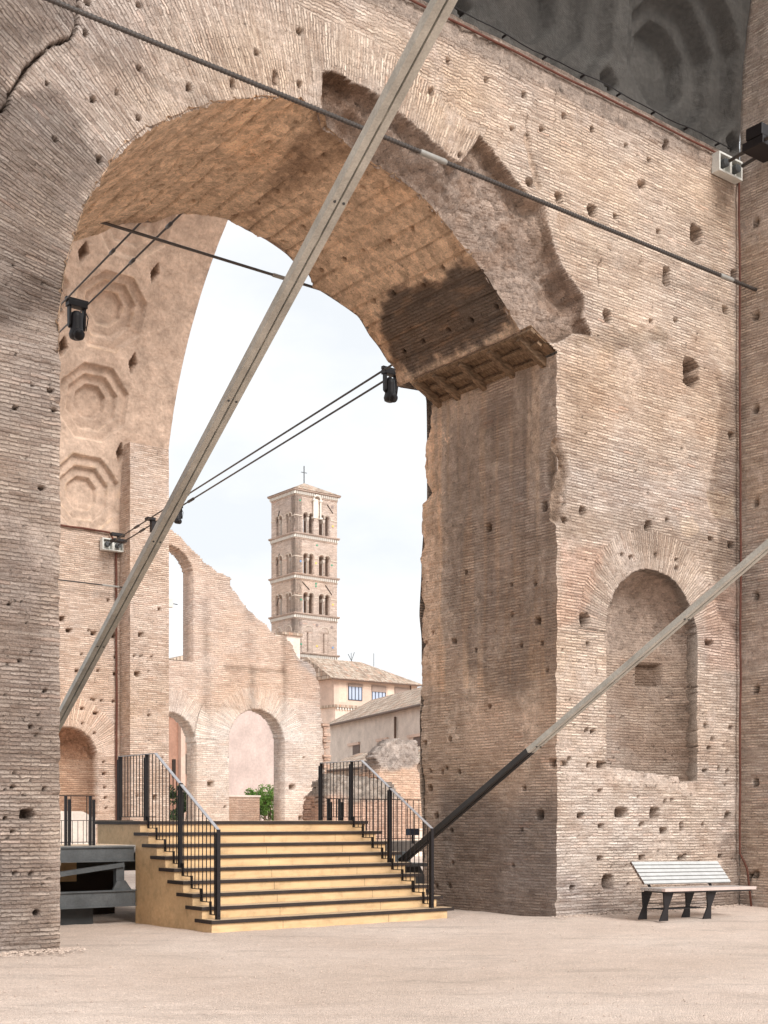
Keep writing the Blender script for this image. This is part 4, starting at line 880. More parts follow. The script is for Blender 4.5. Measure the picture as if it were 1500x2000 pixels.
def spot(label, p, size=1.0, grp='black moving spotlights on the cables', yaw=0.0):
    """moving-head lamp: clamp block, yoke arms, barrel head with lens ring"""
    T = Thing('spotlight', label, 'spotlight', p, grp); x, y, z = p; k = size
    m = MB(); m.box(x-.22*k, x+.22*k, y-.10*k, y+.10*k, z-.14*k, z-.02*k); m.box(x-.26*k, x+.26*k, y-.05*k, y+.05*k, z-.03*k, z+.05*k); m.build('clamp', M_black, T, bevel=.01)
    for sg in (-1, 1):
        m = MB(); m.prism([(y-.07*k, z-.14*k), (y+.07*k, z-.14*k), (y+.06*k, z-.55*k), (y, z-.62*k), (y-.06*k, z-.55*k)], 0, x+sg*.17*k-.025*k, x+sg*.17*k+.025*k); m.build('yoke_arm', M_black, T, bevel=.01)
    m = MB(); zs = [-.22, -.26, -.36, -.62, -.72, -.80, -.83]; rs = [.06, .115, .135, .14, .17, .15, .09]
    m.tube([(x, y, z + q*k) for q in zs], 0, 16, radii=[r*k for r in rs]); m.build('head', M_black, T, smooth=True)
    m = MB(); m.tube([(x, y-.06*k, z-.73*k), (x, y-.175*k, z-.78*k)], .11*k, 16, radii=[.13*k, .11*k]); m.build('lens', M_black, T, smooth=True)
    m = MB(); m.tube([(x+.15*k, y, z-.1*k), (x+.27*k, y, z-.3*k), (x+.22*k, y, z-.6*k)], .012*k, 6); m.build('wire', M_black, T, smooth=True)
    return T
# cables in our bay, running from the anchor out over the camera
twin('short pair of dark cables running from the upper right anchor box', (sA, -0.3, zA), (sA - .3, -3.6, zA + .1), 0.032, 0.17)
vJ = px_jamb(1490, 275, sA)[0] + 1.72; T = Thing('junction_box', 'black metal fixture hung on the cables at the upper right edge', 'fixture', (sA - .1, vJ - 1.7, zA))
m = MB(); m.box(sA-.32, sA+.32, vJ-1.95, vJ-1.5, zA-.05, zA+.10); m.build('tray', M_black, T, bevel=.01)
m = MB(); m.box(sA-.28, sA+.28, vJ-1.9, vJ-1.55, zA+.14, zA+.36); m.build('housing', M_black, T, bevel=.015)
m = MB(); m.box(sA-.05, sA+.05, vJ-1.8, vJ-1.6, zA+.10, zA+.14); m.build('bracket', M_black, T)
# cables of the next bay: from the far anchor towards us
pA = Vector((sF, 35.6, zF)); pB = Vector(px_depth(762, 726, 33.2)); dirc = (pB - pA)
def find_t(p, d, x): return min((abs(750 + FOC*((P0[0]+Ux*(p.x+d.x*t)-Uy*(p.y+d.y*t))/(P0[1]+Uy*(p.x+d.x*t)+Ux*(p.y+d.y*t))) - x), t) for t in np.arange(0, 1, .002))[1]
twin('long pair of thin cables sloping across the sky to the far anchor', pA, pA + dirc*1.12, 0.028, 0.2, (0.12, 0.28, 0.33))
spot('black spotlight against the sky beside the right arch edge', pA + dirc*1.0 + Vector((0, 0, .05)), 1.0)
spot('small black spotlight hanging just right of the long strut', pA + dirc*find_t(pA, dirc, 347), 0.85)
q = pA + dirc*find_t(pA, dirc, 232)
T = Thing('cable_clamp', 'small dark clamp on the cables beside the far anchor box', 'clamp', q)
m = MB(); m.box(q.x-.3, q.x+.3, q.y-.2, q.y+.2, q.z-.02, q.z+.08); m.build('plate', M_black, T)
m = MB(); m.box(q.x-.35, q.x+.25, q.y-.1, q.y+.1, q.z+.22, q.z+.34); m.box(q.x-.06, q.x+.06, q.y-.05, q.y+.05, q.z+.08, q.z+.22); m.build('bracket', M_black, T)
q = pA + dirc*find_t(pA, dirc, 297)
T = Thing('cable_clamp', 'small dark bracket on the cables left of the long strut', 'clamp', q)
m = MB(); m.box(q.x-.06, q.x+.12, q.y-.1, q.y+.1, q.z-.45, q.z+.0); m.build('bracket', M_black, T)
m = MB(); m.box(q.x-.25, q.x+.08, q.y-.15, q.y+.15, q.z, q.z+.1); m.build('plate', M_black, T)
p1 = Vector(px_depth(112, 628, 30.6)); p2 = Vector(px_depth(312, 428, 25.2)); dd = (p2 - p1)
twin('pair of rusty brown cables crossing in front of the coffers', p1 - dd*.6, p1 + dd*1.15, 0.02, 0.26, (0.72, 0.9))
spot('black spotlight hanging before the coffered vault at left', p1 + dd*0.22 + Vector((0, 0, .02)), 1.05)

# ------------------------------------------------------------------ the two long struts
def strut(label, pa, pb, w, h, gap, split=None):
    T = Thing('steel_strut', label, 'strut', pa, 'long steel struts bracing the ruin')
    pa, pb = Vector(pa), Vector(pb); L_ = (pb - pa).length
    m0 = split/L_ if split else 0
    for sg in (-1, 1):
        o = (sg*(w + gap)/2, 0)
        if split:
            MB().beam(pa, pa.lerp(pb, m0), w*1.05, h*1.05, off=o).build('lower_channel', M_strutb, T, bevel=.004)
        MB().beam(pa.lerp(pb, m0), pb, w, h, off=o).build('channel', M_strut, T, bevel=.006)
    n = int(L_/1.6)
    d = (pb - pa).normalized()
    for i in range(1, n):
        c = pa.lerp(pb, i/n); MB().beam(c - d*.09, c + d*.09, gap + .004, h*.55).build('spacer', M_strut if not split else M_strutb, T)
    for i in range(2, n - 1, 2):
        c = pa.lerp(pb, (i + .35)/n); xx = d.cross(Vector((0, 0, 1))).normalized(); up_ = xx.cross(d)
        for sg in (-1, 1):
            q = c + xx*sg*(w + gap)/2 - up_*h/2; MB().tube([q, q - up_*.012], .016, 6).build('bolt', M_steel, T)
    return T
a1 = px_depth(98, 1440, 26.0); b1 = px_depth(910, -80, 11.6)
strut('long pale steel strut rising across the big arch to the top', a1, b1, 0.085, 0.12, 0.022)
a2 = px_depth(785, 1682, 22.95); b2 = px_depth(1640, 945, 16.0)
b2v = Vector(b2); a2v = Vector(a2)
# the black lower part ends near pixel 1035,1480
best = min((abs(((lambda P: (750 + FOC*((P0[0]+Ux*P.x-Uy*P.y)/(P0[1]+Uy*P.x+Ux*P.y))))(a2v.lerp(b2v, t/400)) - 1035)), t/400) for t in range(400))[1]
strut('lower steel strut with black painted foot rising from the stairs past the niche', a2, b2, 0.06, 0.085, 0.028, split=(b2v - a2v).length*best)

# ------------------------------------------------------------------ stairs, landing, railings
def stairs():
    RZ = 0.18; G = 0.28; V0 = 1.09; S0, S1 = 2.78, 7.42
    T = Thing('staircase', 'wide plywood staircase with black tread edges through the big arch', 'staircase', (5, V0, 0))
    for k in range(1, 9):
        z = RZ*k; v = V0 + G*(k-1)
        m = MB(); m.box(S0, S1, v - .03, v + .47 if k > 1 else v + .47, z - .052, z); tr = m.build('tread', M_nos, T, bevel=.004)
        m = MB(); m.box(S0 + .03, S1 - .03, v + .0, v + .27, z - .01, z + .004); m.build('tread_top', M_tread, T, parent=tr)
        m = MB(); m.box(S0 + .02, S1 - .13, v, v + .018, z - RZ + (.004 if k > 1 else -.05), z - .053); r = m.build('riser', M_ply, T, tint=(1, 1, 1))
        for sj in (3.9 + .13*k, 6.0 + .05*k): MB().box(sj, sj + .006, v - .002, v + .001, z - RZ + .004, z - .054).build('joint', M_old, T, parent=r)
    # landing
    v = V0 + G*8; z = RZ*9
    m = MB(); m.box(S0, S1 - .1, v - .03, v + 1.65, z - .055, z); d = m.build('landing', M_nos, T, bevel=.004)
    m = MB(); m.box(S0 + .04, S1 - .14, v + .01, v + 1.6, z - .01, z + .004); m.build('landing_top', M_tread, T, parent=d)
    m = MB(); m.box(S0 + .02, S1 - .23, v, v + .018, z - RZ, z - .056); m.build('riser', M_ply, T)
    # plywood flank, stepped under the treads
    m = MB(); x0, x1 = S0 + .02, S0 + .038
    pts = [(V0 + .018, -.05)]
    for k in range(1, 10):
        vv = V0 + G*(k-1) + .018; pts += [(vv, RZ*k - .056)]
        if k < 9: pts += [(vv + G, RZ*k - .056)]
    pts += [(V0 + G*8 + 1.55, RZ*9 - .056), (V0 + G*8 + 1.55, 1.24), (3.49, 1.24), (3.49, -.05)]
    for sx in (x0, S1 - .16): m = MB(); m.prism(pts, 0, sx, sx + .018); m.build('side_panel', M_ply, T)
    m = MB(); m.box(S0 + .05, S1 - .18, 3.50, 3.52, 0, 1.2); m.build('back_panel', M_ply, T)
    return T
stairs()
def post(m_T, s, v, z0, z1, along='v'):
    m = MB()
    for o in (-.022, .022): m.box(s - .028, s + .028, v + o - .013, v + o + .013, z0, z1 - (0.05 if o > 0 else 0))
    for zz in (z0 + .42, z1 - .16): m.box(s - .034, s + .034, v - .01, v + .01, zz - .006, zz + .006)
    return m.build('post', M_black, m_T, bevel=.002)
def stair_rail(label, s):
    RZ = 0.18; G = 0.28; V0 = 1.09
    T = Thing('stair_railing', label, 'railing', (s, V0, RZ))
    vb, vm, vt, vk = V0 + .05, V0 + G*4 + .05, V0 + G*8 + .05, V0 + G*8 + 1.0
    zt = lambda v: 1.50 + (v - vb)*0.6175          # handrail
    vp = 3.06; zp = zt(vp)
    post(T, s, vb, RZ*1, 1.50); post(T, s, vm, RZ*5, zt(vm) + .01); post(T, s, vt, RZ*9, zp + .0); post(T, s, vk, RZ*9, zp + .0)
    for (a, b) in ((vb - .02, vm - .01), (vm + .005, vp)):
        m = MB(); m.beam((s, a, zt(a) + .005), (s, b, zt(b) + .005), 0.055, 0.014); m.build('handrail', M_rail, T, bevel=.002)
    m = MB(); m.beam((s, vp, zp), (s, vk, zp), 0.045, 0.014); m.build('handrail', M_rail, T, bevel=.002)
    def low(v):
        if v > V0 + G*8: return RZ*9 + .07
        k = int((v - V0)/G) + 1; return RZ*k + .07
    for (a, b, n) in ((vb + .04, vm - .05, 9), (vm + .06, vt - .05, 9), (vt + .07, vk - .05, 8)):
        for i in range(n):
            v = a + (b - a)*(i + .5)/n; top = min(zt(v), zp) - .003
            MB().tube([(s, v, low(v)), (s, v, top)], .0075, 6).build('baluster', M_black, T)
    # stepped bottom rail that follows the treads
    for k in range(1, 9):
        v = V0 + G*k; m = MB(); m.box(s - .006, s + .006, v - .05, v + .01, RZ*k + .065, RZ*(k+1) + .08)
        m.box(s - .012, s + .012, v - G + .0, v - .045, RZ*k + .062, RZ*k + .074); m.build('bottom_rail', M_black, T)
    m = MB(); m.box(s - .012, s + .012, vt - .3, vk, RZ*9 + .062, RZ*9 + .074); m.build('bottom_rail', M_black, T)
stair_rail('black stair railing with sloping handrail on the left of the plywood stairs', 2.93)
stair_rail('black stair railing on the right of the plywood stairs, by the strut foot', 6.99)
def steel_base():
    T = Thing('support_truss', 'dark grey steel frame of beams filling the gap left of the stairs', 'steel frame', (0, 3.5, 0))
    s0, s1 = -4.0, 2.77
    def hb(z0, z1, v, mm=M_steel):
        m = MB(); m.box(s0, s1, v + .03, v + .045, z0 + .02, z1 - .02); m.box(s0, s1, v, v + .16, z1 - .02, z1); m.box(s0, s1, v, v + .16, z0, z0 + .02); m.build('beam', mm, T)
    hb(.98, 1.22, 3.45); hb(.27, .53, 3.40)
    m = MB(); m.box(s1 - .30, s1 - .16, 3.5, 3.6, .53, .98); m.build('post', M_steel, T)
    m = MB(); m.beam((s1 - .18, 3.52, .93), (-1.6, 3.52, .42), .07, .13, up=(0, 1, 0)); m.build('brace', M_steel, T)
    m = MB(); m.prism([(s1 - .38, .53), (s1 - .05, .53), (s1 - .16, .68), (s1 - .30, .68)], 1, 3.46, 3.5); m.build('gusset', M_steel, T)
    m = MB(); m.box(1.55, 1.66, 4.3, 4.4, 0, 1.0); m.build('post', M_steel, T)
    m = MB(); m.box(s0, s1 + 4, 5.4, 5.5, .75, .98); m.build('beam', M_steel, T)
    m = MB(); m.box(s0, s1 + 1.7, 4.0, 8.9, 1.02, 1.10); m.build('deck', M_steel, T)
    m = MB(); m.box(s0, s1 + .7, 5.6, 5.65, -.05, 1.0); m.build('shade_sheet', M_dark, T)  # added dark sheet standing in for the shade under the deck
    m = MB(); m.box(s0, s1 - .2, 5.2, 5.22, .60, .95); m.build('plywood_strip', M_ply, T, tint=(.8, .8, .8))
    m = MB(); m.box(s0, s1 - .6, 3.7, 3.72, -.05, .30); m.beam((s1 - .8, 3.6, .25), (s0, 3.6, -.02), .05, .12, up=(0, 1, 0)); m.build('kick_plate', M_steel, T, tint=(.4, .4, .4))
steel_base()
def strut_foot():
    T = Thing('strut_foot', 'black steel foot assembly behind the right stair railing', 'steel foot', (7.9, 2.6, 0))
    x, v = 7.9, 3.0
    m = MB(); m.box(7.45, 8.2, 2.7, 3.3, .80, .86); m.build('top_plate', M_strutb, T)
    m = MB(); m.prism([(7.6, .80), (8.2, .80), (8.3, .62), (8.3, .42), (8.15, .30), (7.5, .30), (7.7, .5)], 1, 2.9, 2.94); m.build('gusset', M_strutb, T)
    m = MB(); m.box(7.3, 8.3, 2.75, 3.25, .32, .38); m.build('base_plate', M_strutb, T)
    m = MB(); m.box(7.2, 8.3, 3.3, 3.5, -.05, 1.05); m.build('backing_beam', M_steel, T)
    m = MB(); m.box(7.45, 8.2, 2.8, 3.2, -.05, .30); m.build('block', M_dark, T)
strut_foot()
def walkway():
    sL = px_plane(60, 1600, 9)[0]; sR = px_plane(900, 1600, 9)[0]
    T = Thing('walkway', 'grey steel walkway platform running behind the stairs', 'walkway', (6, 9, 0))
    m = MB(); m.box(sL, sR, 9.0, 9.08, .86, 1.12); m.build('edge_beam', M_steel, T, tint=(4.0, 3.5, 3.1))
    m = MB(); m.box(sL, sR, 9.08, 11.2, 1.04, 1.10); m.build('deck', M_tread, T)
    for i in range(9):
        s = sL + (sR - sL)*(i + .5)/9; m = MB(); m.box(s - .05, s + .05, 9.1, 9.2, -.05, .86); m.build('leg', M_steel, T)
walkway()
def fence(label, v, s0, s1, z0, z1, posts, gap, grp):
    T = Thing('metal_fence', label, 'fence', (s0, v, z0), grp)
    m = MB(); m.box(s0, s1, v - .012, v + .012, z1 - .02, z1); m.build('top_rail', M_black, T)
    m = MB(); m.box(s0, s1, v - .01, v + .01, z0 + .06, z0 + .075); m.build('bottom_rail', M_black, T)
    n = int((s1 - s0)/gap)
    for i in range(n): s = s0 + (i + .5)*(s1 - s0)/n; MB().tube([(s, v, z0 + .06), (s, v, z1 - .01)], .009, 6).build('bar', M_black, T)
    for s in posts:
        m = MB(); m.box(s - .06, s - .015, v - .03, v + .03, z0, z1 - .02); m.box(s + .015, s + .06, v - .03, v + .03, z0, z1 - .08); m.build('post', M_black, T, bevel=.003)
G_ = 'black metal fences along the walkway'
f9 = lambda x: px_plane(x, 1600, 9)[0]
fence('black metal bar fence at the left edge of the stairs behind the left pier', 9.03, f9(60), f9(186), 1.12, 2.13, [f9(133), f9(181)], 0.28, G_)
fence('black metal bar fence behind the right stair railing', 9.03, f9(640), f9(900), 1.12, 2.13, [f9(645), f9(667)], 0.17, G_)
fence('distant thin black fence seen between left pier and landing', 22, px_plane(60, 1600, 22)[0], px_plane(260, 1600, 22)[0], .6, 1.62, [], 0.17, G_)

# ------------------------------------------------------------------ bench
def bench():
    s0 = px_plane(1299, 1735, -1.75)[0]; s1 = px_plane(1477, 1735, -1.75)[0]
    T = Thing('bench', 'slatted bench with white reclining back and black hourglass legs by the wall', 'bench', ((s0+s1)/2, -1.5, 0))
    ln = s1 - s0
    for i in range(6):                         # seat slats
        v = -1.75 + i*.088; m = MB(); m.box(s0, s1, v, v + .078, .475, .525); m.build('seat_slat', M_slatend, T, bevel=.004, tint=(1.45, 1.3, 1.25) if i == 0 else (1, 1, 1))
    b0 = s0 + .06; b1 = s1 - .06
    for i in range(6):                         # back slats, leaning well back
        f = i/6; v = -1.26 + .30*f; z = .575 + .36*f
        m = MB(); c0 = Vector((b0, v, z)); dv = Vector((0, .30, .36)).normalized()
        m.beam(c0 + dv*.035, Vector((b1, v, z)) + dv*.035, .032, .061, up=(0, .30, .36))
        sl = m.build('back_slat', M_slat, T, bevel=.003); m = MB(); m.beam(c0 + dv*.035 - Vector((.008, 0, 0)), c0 + dv*.035, .034, .064, up=(0, .30, .36)); m.build('end_cap', M_brn, T, parent=sl)
    m = MB(); m.box(s0 + .06, s1 - .1, -1.72, -1.26, .45, .474); m.build('seat_frame', M_black, T)
    for x in (s0 + .25, s1 - .55):
        m = MB(); m.beam((x, -1.24, .50), (x, -.93, .90), .05, .02, up=(0, -.36, .30)); m.build('back_bracket', M_black, T)
    for x in (s0 + .13, s0 + 1.22):
        for v, dx in ((-1.62, 0), (-1.18, 0)):
            pts = [(x - .03, .45), (x + .22, .45), (x + .09, .20), (x + .09, 0.0), (x - .12, 0.0), (x - .005, .20)]
            m = MB(); m.prism([(p[0] + dx, p[1]) for p in pts], 1, v - .012, v + .012); m.build('leg', M_black, T, bevel=.002)
    for v, z in ((-1.55, .18), (-1.48, .18), (-1.40, .18), (-1.32, .18), (-1.25, .18), (-1.52, .26), (-1.3, .26)):
        MB().tube([(s0 + .13, v, z), (s0 + 1.30, v, z)], .006, 6).build('shelf_rod', M_black, T)
    T.o.rotation_euler = (0, D2R(0.9), TH)
bench()
# loose bits of rubble at the foot of the walls
def rubble():
    T = None
    m = MB()
    def rock(x, y, z, r):
        n = 7; vs = []; 
        for k in range(n):
            t = 2*math.pi*k/n; q = r*random.uniform(.7, 1.15); vs.append((x + math.cos(t)*q, y + math.sin(t)*q*.8, z - r*.2))
        for k in range(n):
            t = 2*math.pi*k/n + .3; q = r*random.uniform(.4, .7); vs.append((x + math.cos(t)*q, y + math.sin(t)*q*.8, z + r*random.uniform(.35, .6)))
        m.add(vs, [tuple(range(n, 2*n))] + [(k, (k+1) % n, (k+1) % n + n, k + n) for k in range(n)])
    for _ in range(700):
        if random.random() < .5: s, v = random.uniform(-1.6, .25), -abs(random.gauss(0, .22))
        else: s, v = random.uniform(8.6, 13.6), -abs(random.gauss(0, .2))
        rock(s, v, 0.035, random.uniform(.008, .028))
    for _ in range(1500):
        s, v = random.uniform(-9, 13), random.uniform(-13.5, 1.0); rock(s, v, 0.012, random.uniform(.006, .016))
    me = bpy.data.meshes.new('pebbles'); me.from_pydata([tuple(W(*p)) for p in m.v], [], m.f); finish(me, M_peb, False)
    o = bpy.data.objects.new('pebbles', me); COL.objects.link(o); tag(o, 'loose pale pebbles scattered over the gravel', 'pebbles', kind='stuff')
M_peb = mat_rough('pebble', (0.50, 0.40, 0.335), 0.3, 20, 0.002)
rubble()

# ------------------------------------------------------------------ the ruined wall with arches beyond the nave
DA = 48.0
def ap(x, y, d=DA): return px_plane(x, y, d)
def apse():
    T = Thing('ruined_wall', 'pinkish brick ruin wall with sloping broken top, arched window and two arches below the bell tower', 'ruined wall', (33, DA, 0))
    h = 0.075; a = np.arange(ap(250,1600)[0], ap(650,1600)[0], h); b = np.arange(-0.1, 21.5, h); S, Z = np.meshgrid(a, b, indexing='ij')
    Sc, Zc = (S[:-1, :-1] + S[1:, 1:])/2, (Z[:-1, :-1] + Z[1:, 1:])/2
    top = [(250,940),(331,1034),(338,1040),(352,1048),(368,1068),(392,1090),(410,1106),(428,1118),(450,1131),(449,1142),(462,1160),(480,1184),(500,1204),(520,1222),(534,1236),(556,1243),(566,1252),(572,1262),
           (578,1276),(584,1288),(592,1290),(600,1292),(610,1300),(616,1312),(617,1322),(624,1332),(626,1352),(625,1375),(628,1400),(632,1440),(634,1500),(636,1605)]
    P = [ap(*p) for p in top]
    body = sdf(Sc, Zc, P + [(P[-1][0], -1), (P[0][0], -1)]) + 0.10*fbm(Sc*2.5, Zc*2.5, 3, 400)
    def arch(l, r, topy, sill):
        s0, _ = ap(l, 1600); s1, _ = ap(r, 1600); c = (s0+s1)/2; rad = (s1-s0)/2; zt = ap((l+r)/2, topy)[1]; zs = zt - rad; zb = sill
        return c, rad, zs, zb
    Rx, Ry, RM = S*0, Z*0, np.zeros(S.shape, bool)
    AR = [arch(272, 378, 1062, ap(350, 1291)[1]), arch(272, 383, 1390, -1), arch(447, 555, 1385, -1)]
    keep = body < 0; D = 0.03*fbm(S*0.8, Z*0.8, 4, 401) + 0.03*fbm(S*3, Z*3, 3, 402)
    Tn = np.ones(S.shape + (3,)); UVx, UVy = S.copy(), Z.copy(); Pl = np.zeros(S.shape)
    for k, (c, rad, zs, zb) in enumerate(AR):
        keep &= ~((np.hypot(Sc - c, np.maximum(0, Zc - zs)) < rad) & (Zc > zb))
        if k:
            rr = np.hypot(S - c, Z - zs); ring = (rr < rad + 1.25 + .12*fbm(S*2, Z*2, 2, 403)) & (Z > zs); an = np.arctan2(Z - zs, S - c)
            nb = (rr < rad + 2.2); Rx = np.where(nb, rr*.6, Rx); Ry = np.where(nb, an*3.2, Ry); RM |= ring; paint(Tn, ring*1.0, (1.05, 1.08, 1.10)); D = D - 0.01*ring
            paint(Tn, sstep(.05, 0, np.abs(rr - rad - 1.25))*(Z > zs)*.25, (.8, .75, .7))
    # gray streaks, ledges, pale lower part
    for x in (405, 492, 555):
        s, _ = ap(x, 1600); paint(Tn, np.exp(-((S - s + .3*fbm(Z*.4, S*0, 2, 404))/(.28 if x < 500 else .2))**2)*sstep(5.5, 8, Z)*.75*sstep(-.4, .3, fbm(S*.5, Z*.5, 3, x)), (.62, .62, .62))
    ld = seg_dist(S, Z, [ap(440, 1303), ap(490, 1308), ap(555, 1313)]); paint(Tn, sstep(.25, .05, ld + .1*fbm(S*2, Z*2, 3, 405))*.7, (.6, .58, .56)); D += .05*sstep(.1, 0, ld)
    ld = seg_dist(S, Z, [ap(395, 1377), ap(450, 1380), ap(480, 1388)]); paint(Tn, sstep(.15, .0, ld)*.5, (.6, .55, .5))
    paint(Tn, sstep(8.6, 7.2, Z + .6*fbm(S*.5, Z*.5, 3, 406)), (1.10, 1.20, 1.27)); paint(Tn, sstep(.1, .5, fbm(S*.3, Z*.4, 4, 407))*.5, (.82, .80, .80))
    td = -sdf(S, Z, P + [(P[-1][0], -1), (P[0][0], -1)]); paint(Tn, sstep(.7, .1, td + .3*fbm(S, Z, 3, 408))*.6, (.84, .86, .88))
    sg = sdf(S, Z, [ap(570,1275), ap(600,1292), ap(622,1315), ap(626,1330), ap(590,1300)]); paint(Tn, sstep(.1, -.1, sg), (.9, 1.0, 1.1))
    s, _ = ap(552, 1400); paint(Tn, (S > s)*(Z > 8.8)*1.0, (.88, .86, .85))
    for (x, y, w) in [(412,1531,.35),(571,1537,.35),(588,1598,.3),(540,1560,.12),(593,1480,.12),(440,1576,.12),(595,1560,.12)]:
        q, z = ap(x, y); m_ = sstep(.03, -.03, np.maximum(np.abs(S - q) - w/2, np.abs(Z - z) - w/2.4)); D += .4*m_; paint(Tn, m_*.8, (.4, .35, .3))
    plate_part('wall', a, b, keep, DA, DA + 1.15, M_apse, T, tint=Tn, plain=Pl, UV=np.stack([UVx, UVy], -1), front=D, UVb=np.stack([Rx, Ry], -1), cm=RM[:-1, :-1])
    # toothed broken return on its right edge
    m = MB(); s0 = ap(630, 1450)[0]; zt = ap(630, 1415)[1]; z = 0
    while z < zt:
        hh = random.uniform(.14, .26); m.box(s0 + random.uniform(-.1, .1), s0 + random.uniform(.3, .85)*(1.1 - .5*z/zt), DA - .15 + random.uniform(0, .2), DA + 1.1, z, z + hh*.8); z += hh
    m.build('broken_edge', M_apse, T, tint=(.9, .82, .78))
apse()
T = Thing('low_wall', 'low square brick block standing inside the middle far arch', 'low wall', (32, DA + 1.5, 0))
m = MB(); x0, zt = px_plane(440, 1556, DA+1.5); x1 = px_plane(507, 1556, DA+1.5)[0]; m.box(x0, x1, DA+1.5, DA+2.3, -.1, zt); m.build('body', M_apse, T, tint=(.72, .66, .62))
m = MB(); m.box(x0 - .05, x1 + .05, DA+1.45, DA+2.35, zt, zt + .1); m.build('coping', M_plast, T)
def slab_wall(name, label, x0, x1, ytop, d, m, tint=(1,1,1), ybot=None):
    T = Thing(name, label, 'building', (px_plane((x0+x1)/2, 1600, d)[0], d, 0))
    s0, zt = px_plane(x0, ytop, d); s1 = px_plane(x1, ytop, d)[0]
    q = MB(); q.box(s0, s1, d, d + 6, -.1, zt); q.build('wall', m, T, tint=tint)
    return T, s0, s1, zt
T, s0, s1, zt = slab_wall('plastered_building', 'tall pink grey plastered building behind the middle far arch', 400, 600, 1372, DA + 22, M_pink, (1.0, 1.05, 1.1))
m = MB(); m.box(s0 - .2, s1 + .2, DA + 21.8, DA + 28.2, zt, zt + .25); m.build('roof_edge', M_cornice, T)
T, s0, s1, zt = slab_wall('plastered_building', 'red plastered building with dark shutters behind the left far arch', 290, 368, 1392, DA + 16, M_red, (1, 1, 1))
for (x, y, w, hh) in [(358, 1492, 7, 38), (336, 1500, 6, 34)]:
    a_, b_ = px_plane(x, y + hh/2, DA + 16); c_, d_ = px_plane(x + w, y - hh/2, DA + 16)
    m = MB(); m.box(a_, c_, DA + 15.9, DA + 16.02, b_, d_); f = m.build('shutter', M_dark, T)
m = MB(); q = px_plane(348, 1400, DA+16)[0]; m.box(q, q + .35, DA + 15.6, DA + 16, 0, zt); m.build('pilaster', M_orange, T)
m = MB(); m.box(s0 - .2, s1 + .2, DA + 15.7, DA + 22.2, zt, zt + .25); m.build('roof_edge', M_cornice, T)
T = Thing('small_roof', 'small grey roof slope seen low in the far arched window', 'building', (px_plane(345,1290,DA+20)[0], DA+20, 0))
q0 = px_plane(318, 1292, DA+20); q1 = px_plane(366, 1278, DA+20); m = MB(); m.prism([(q0[0], q0[1]), (q1[0], q1[1]), (q1[0], 0), (q0[0], 0)], 1, DA+20, DA+26); m.build('roof', M_tile, T)
T = Thing('floodlight', 'small white floodlight box beside the far pilaster', 'floodlight', px_depth(333, 1178, 60))
q = px_depth(331, 1178, 60); m = MB(); m.box(q[0]-.15, q[0]+.15, q[1]-.1, q[1]+.1, q[2]-.2, q[2]+.2); m.build('housing', M_white, T, bevel=.02); MB().tube([q, (q[0]+.42, q[1], q[2]-.02)], .02, 6).build('arm', M_black, T); m = MB(); m.box(q[0]-.9, q[0]-.15, q[1]-.03, q[1]+.03, q[2]-.05, q[2]+.05); m.build('bracket', M_black, T)

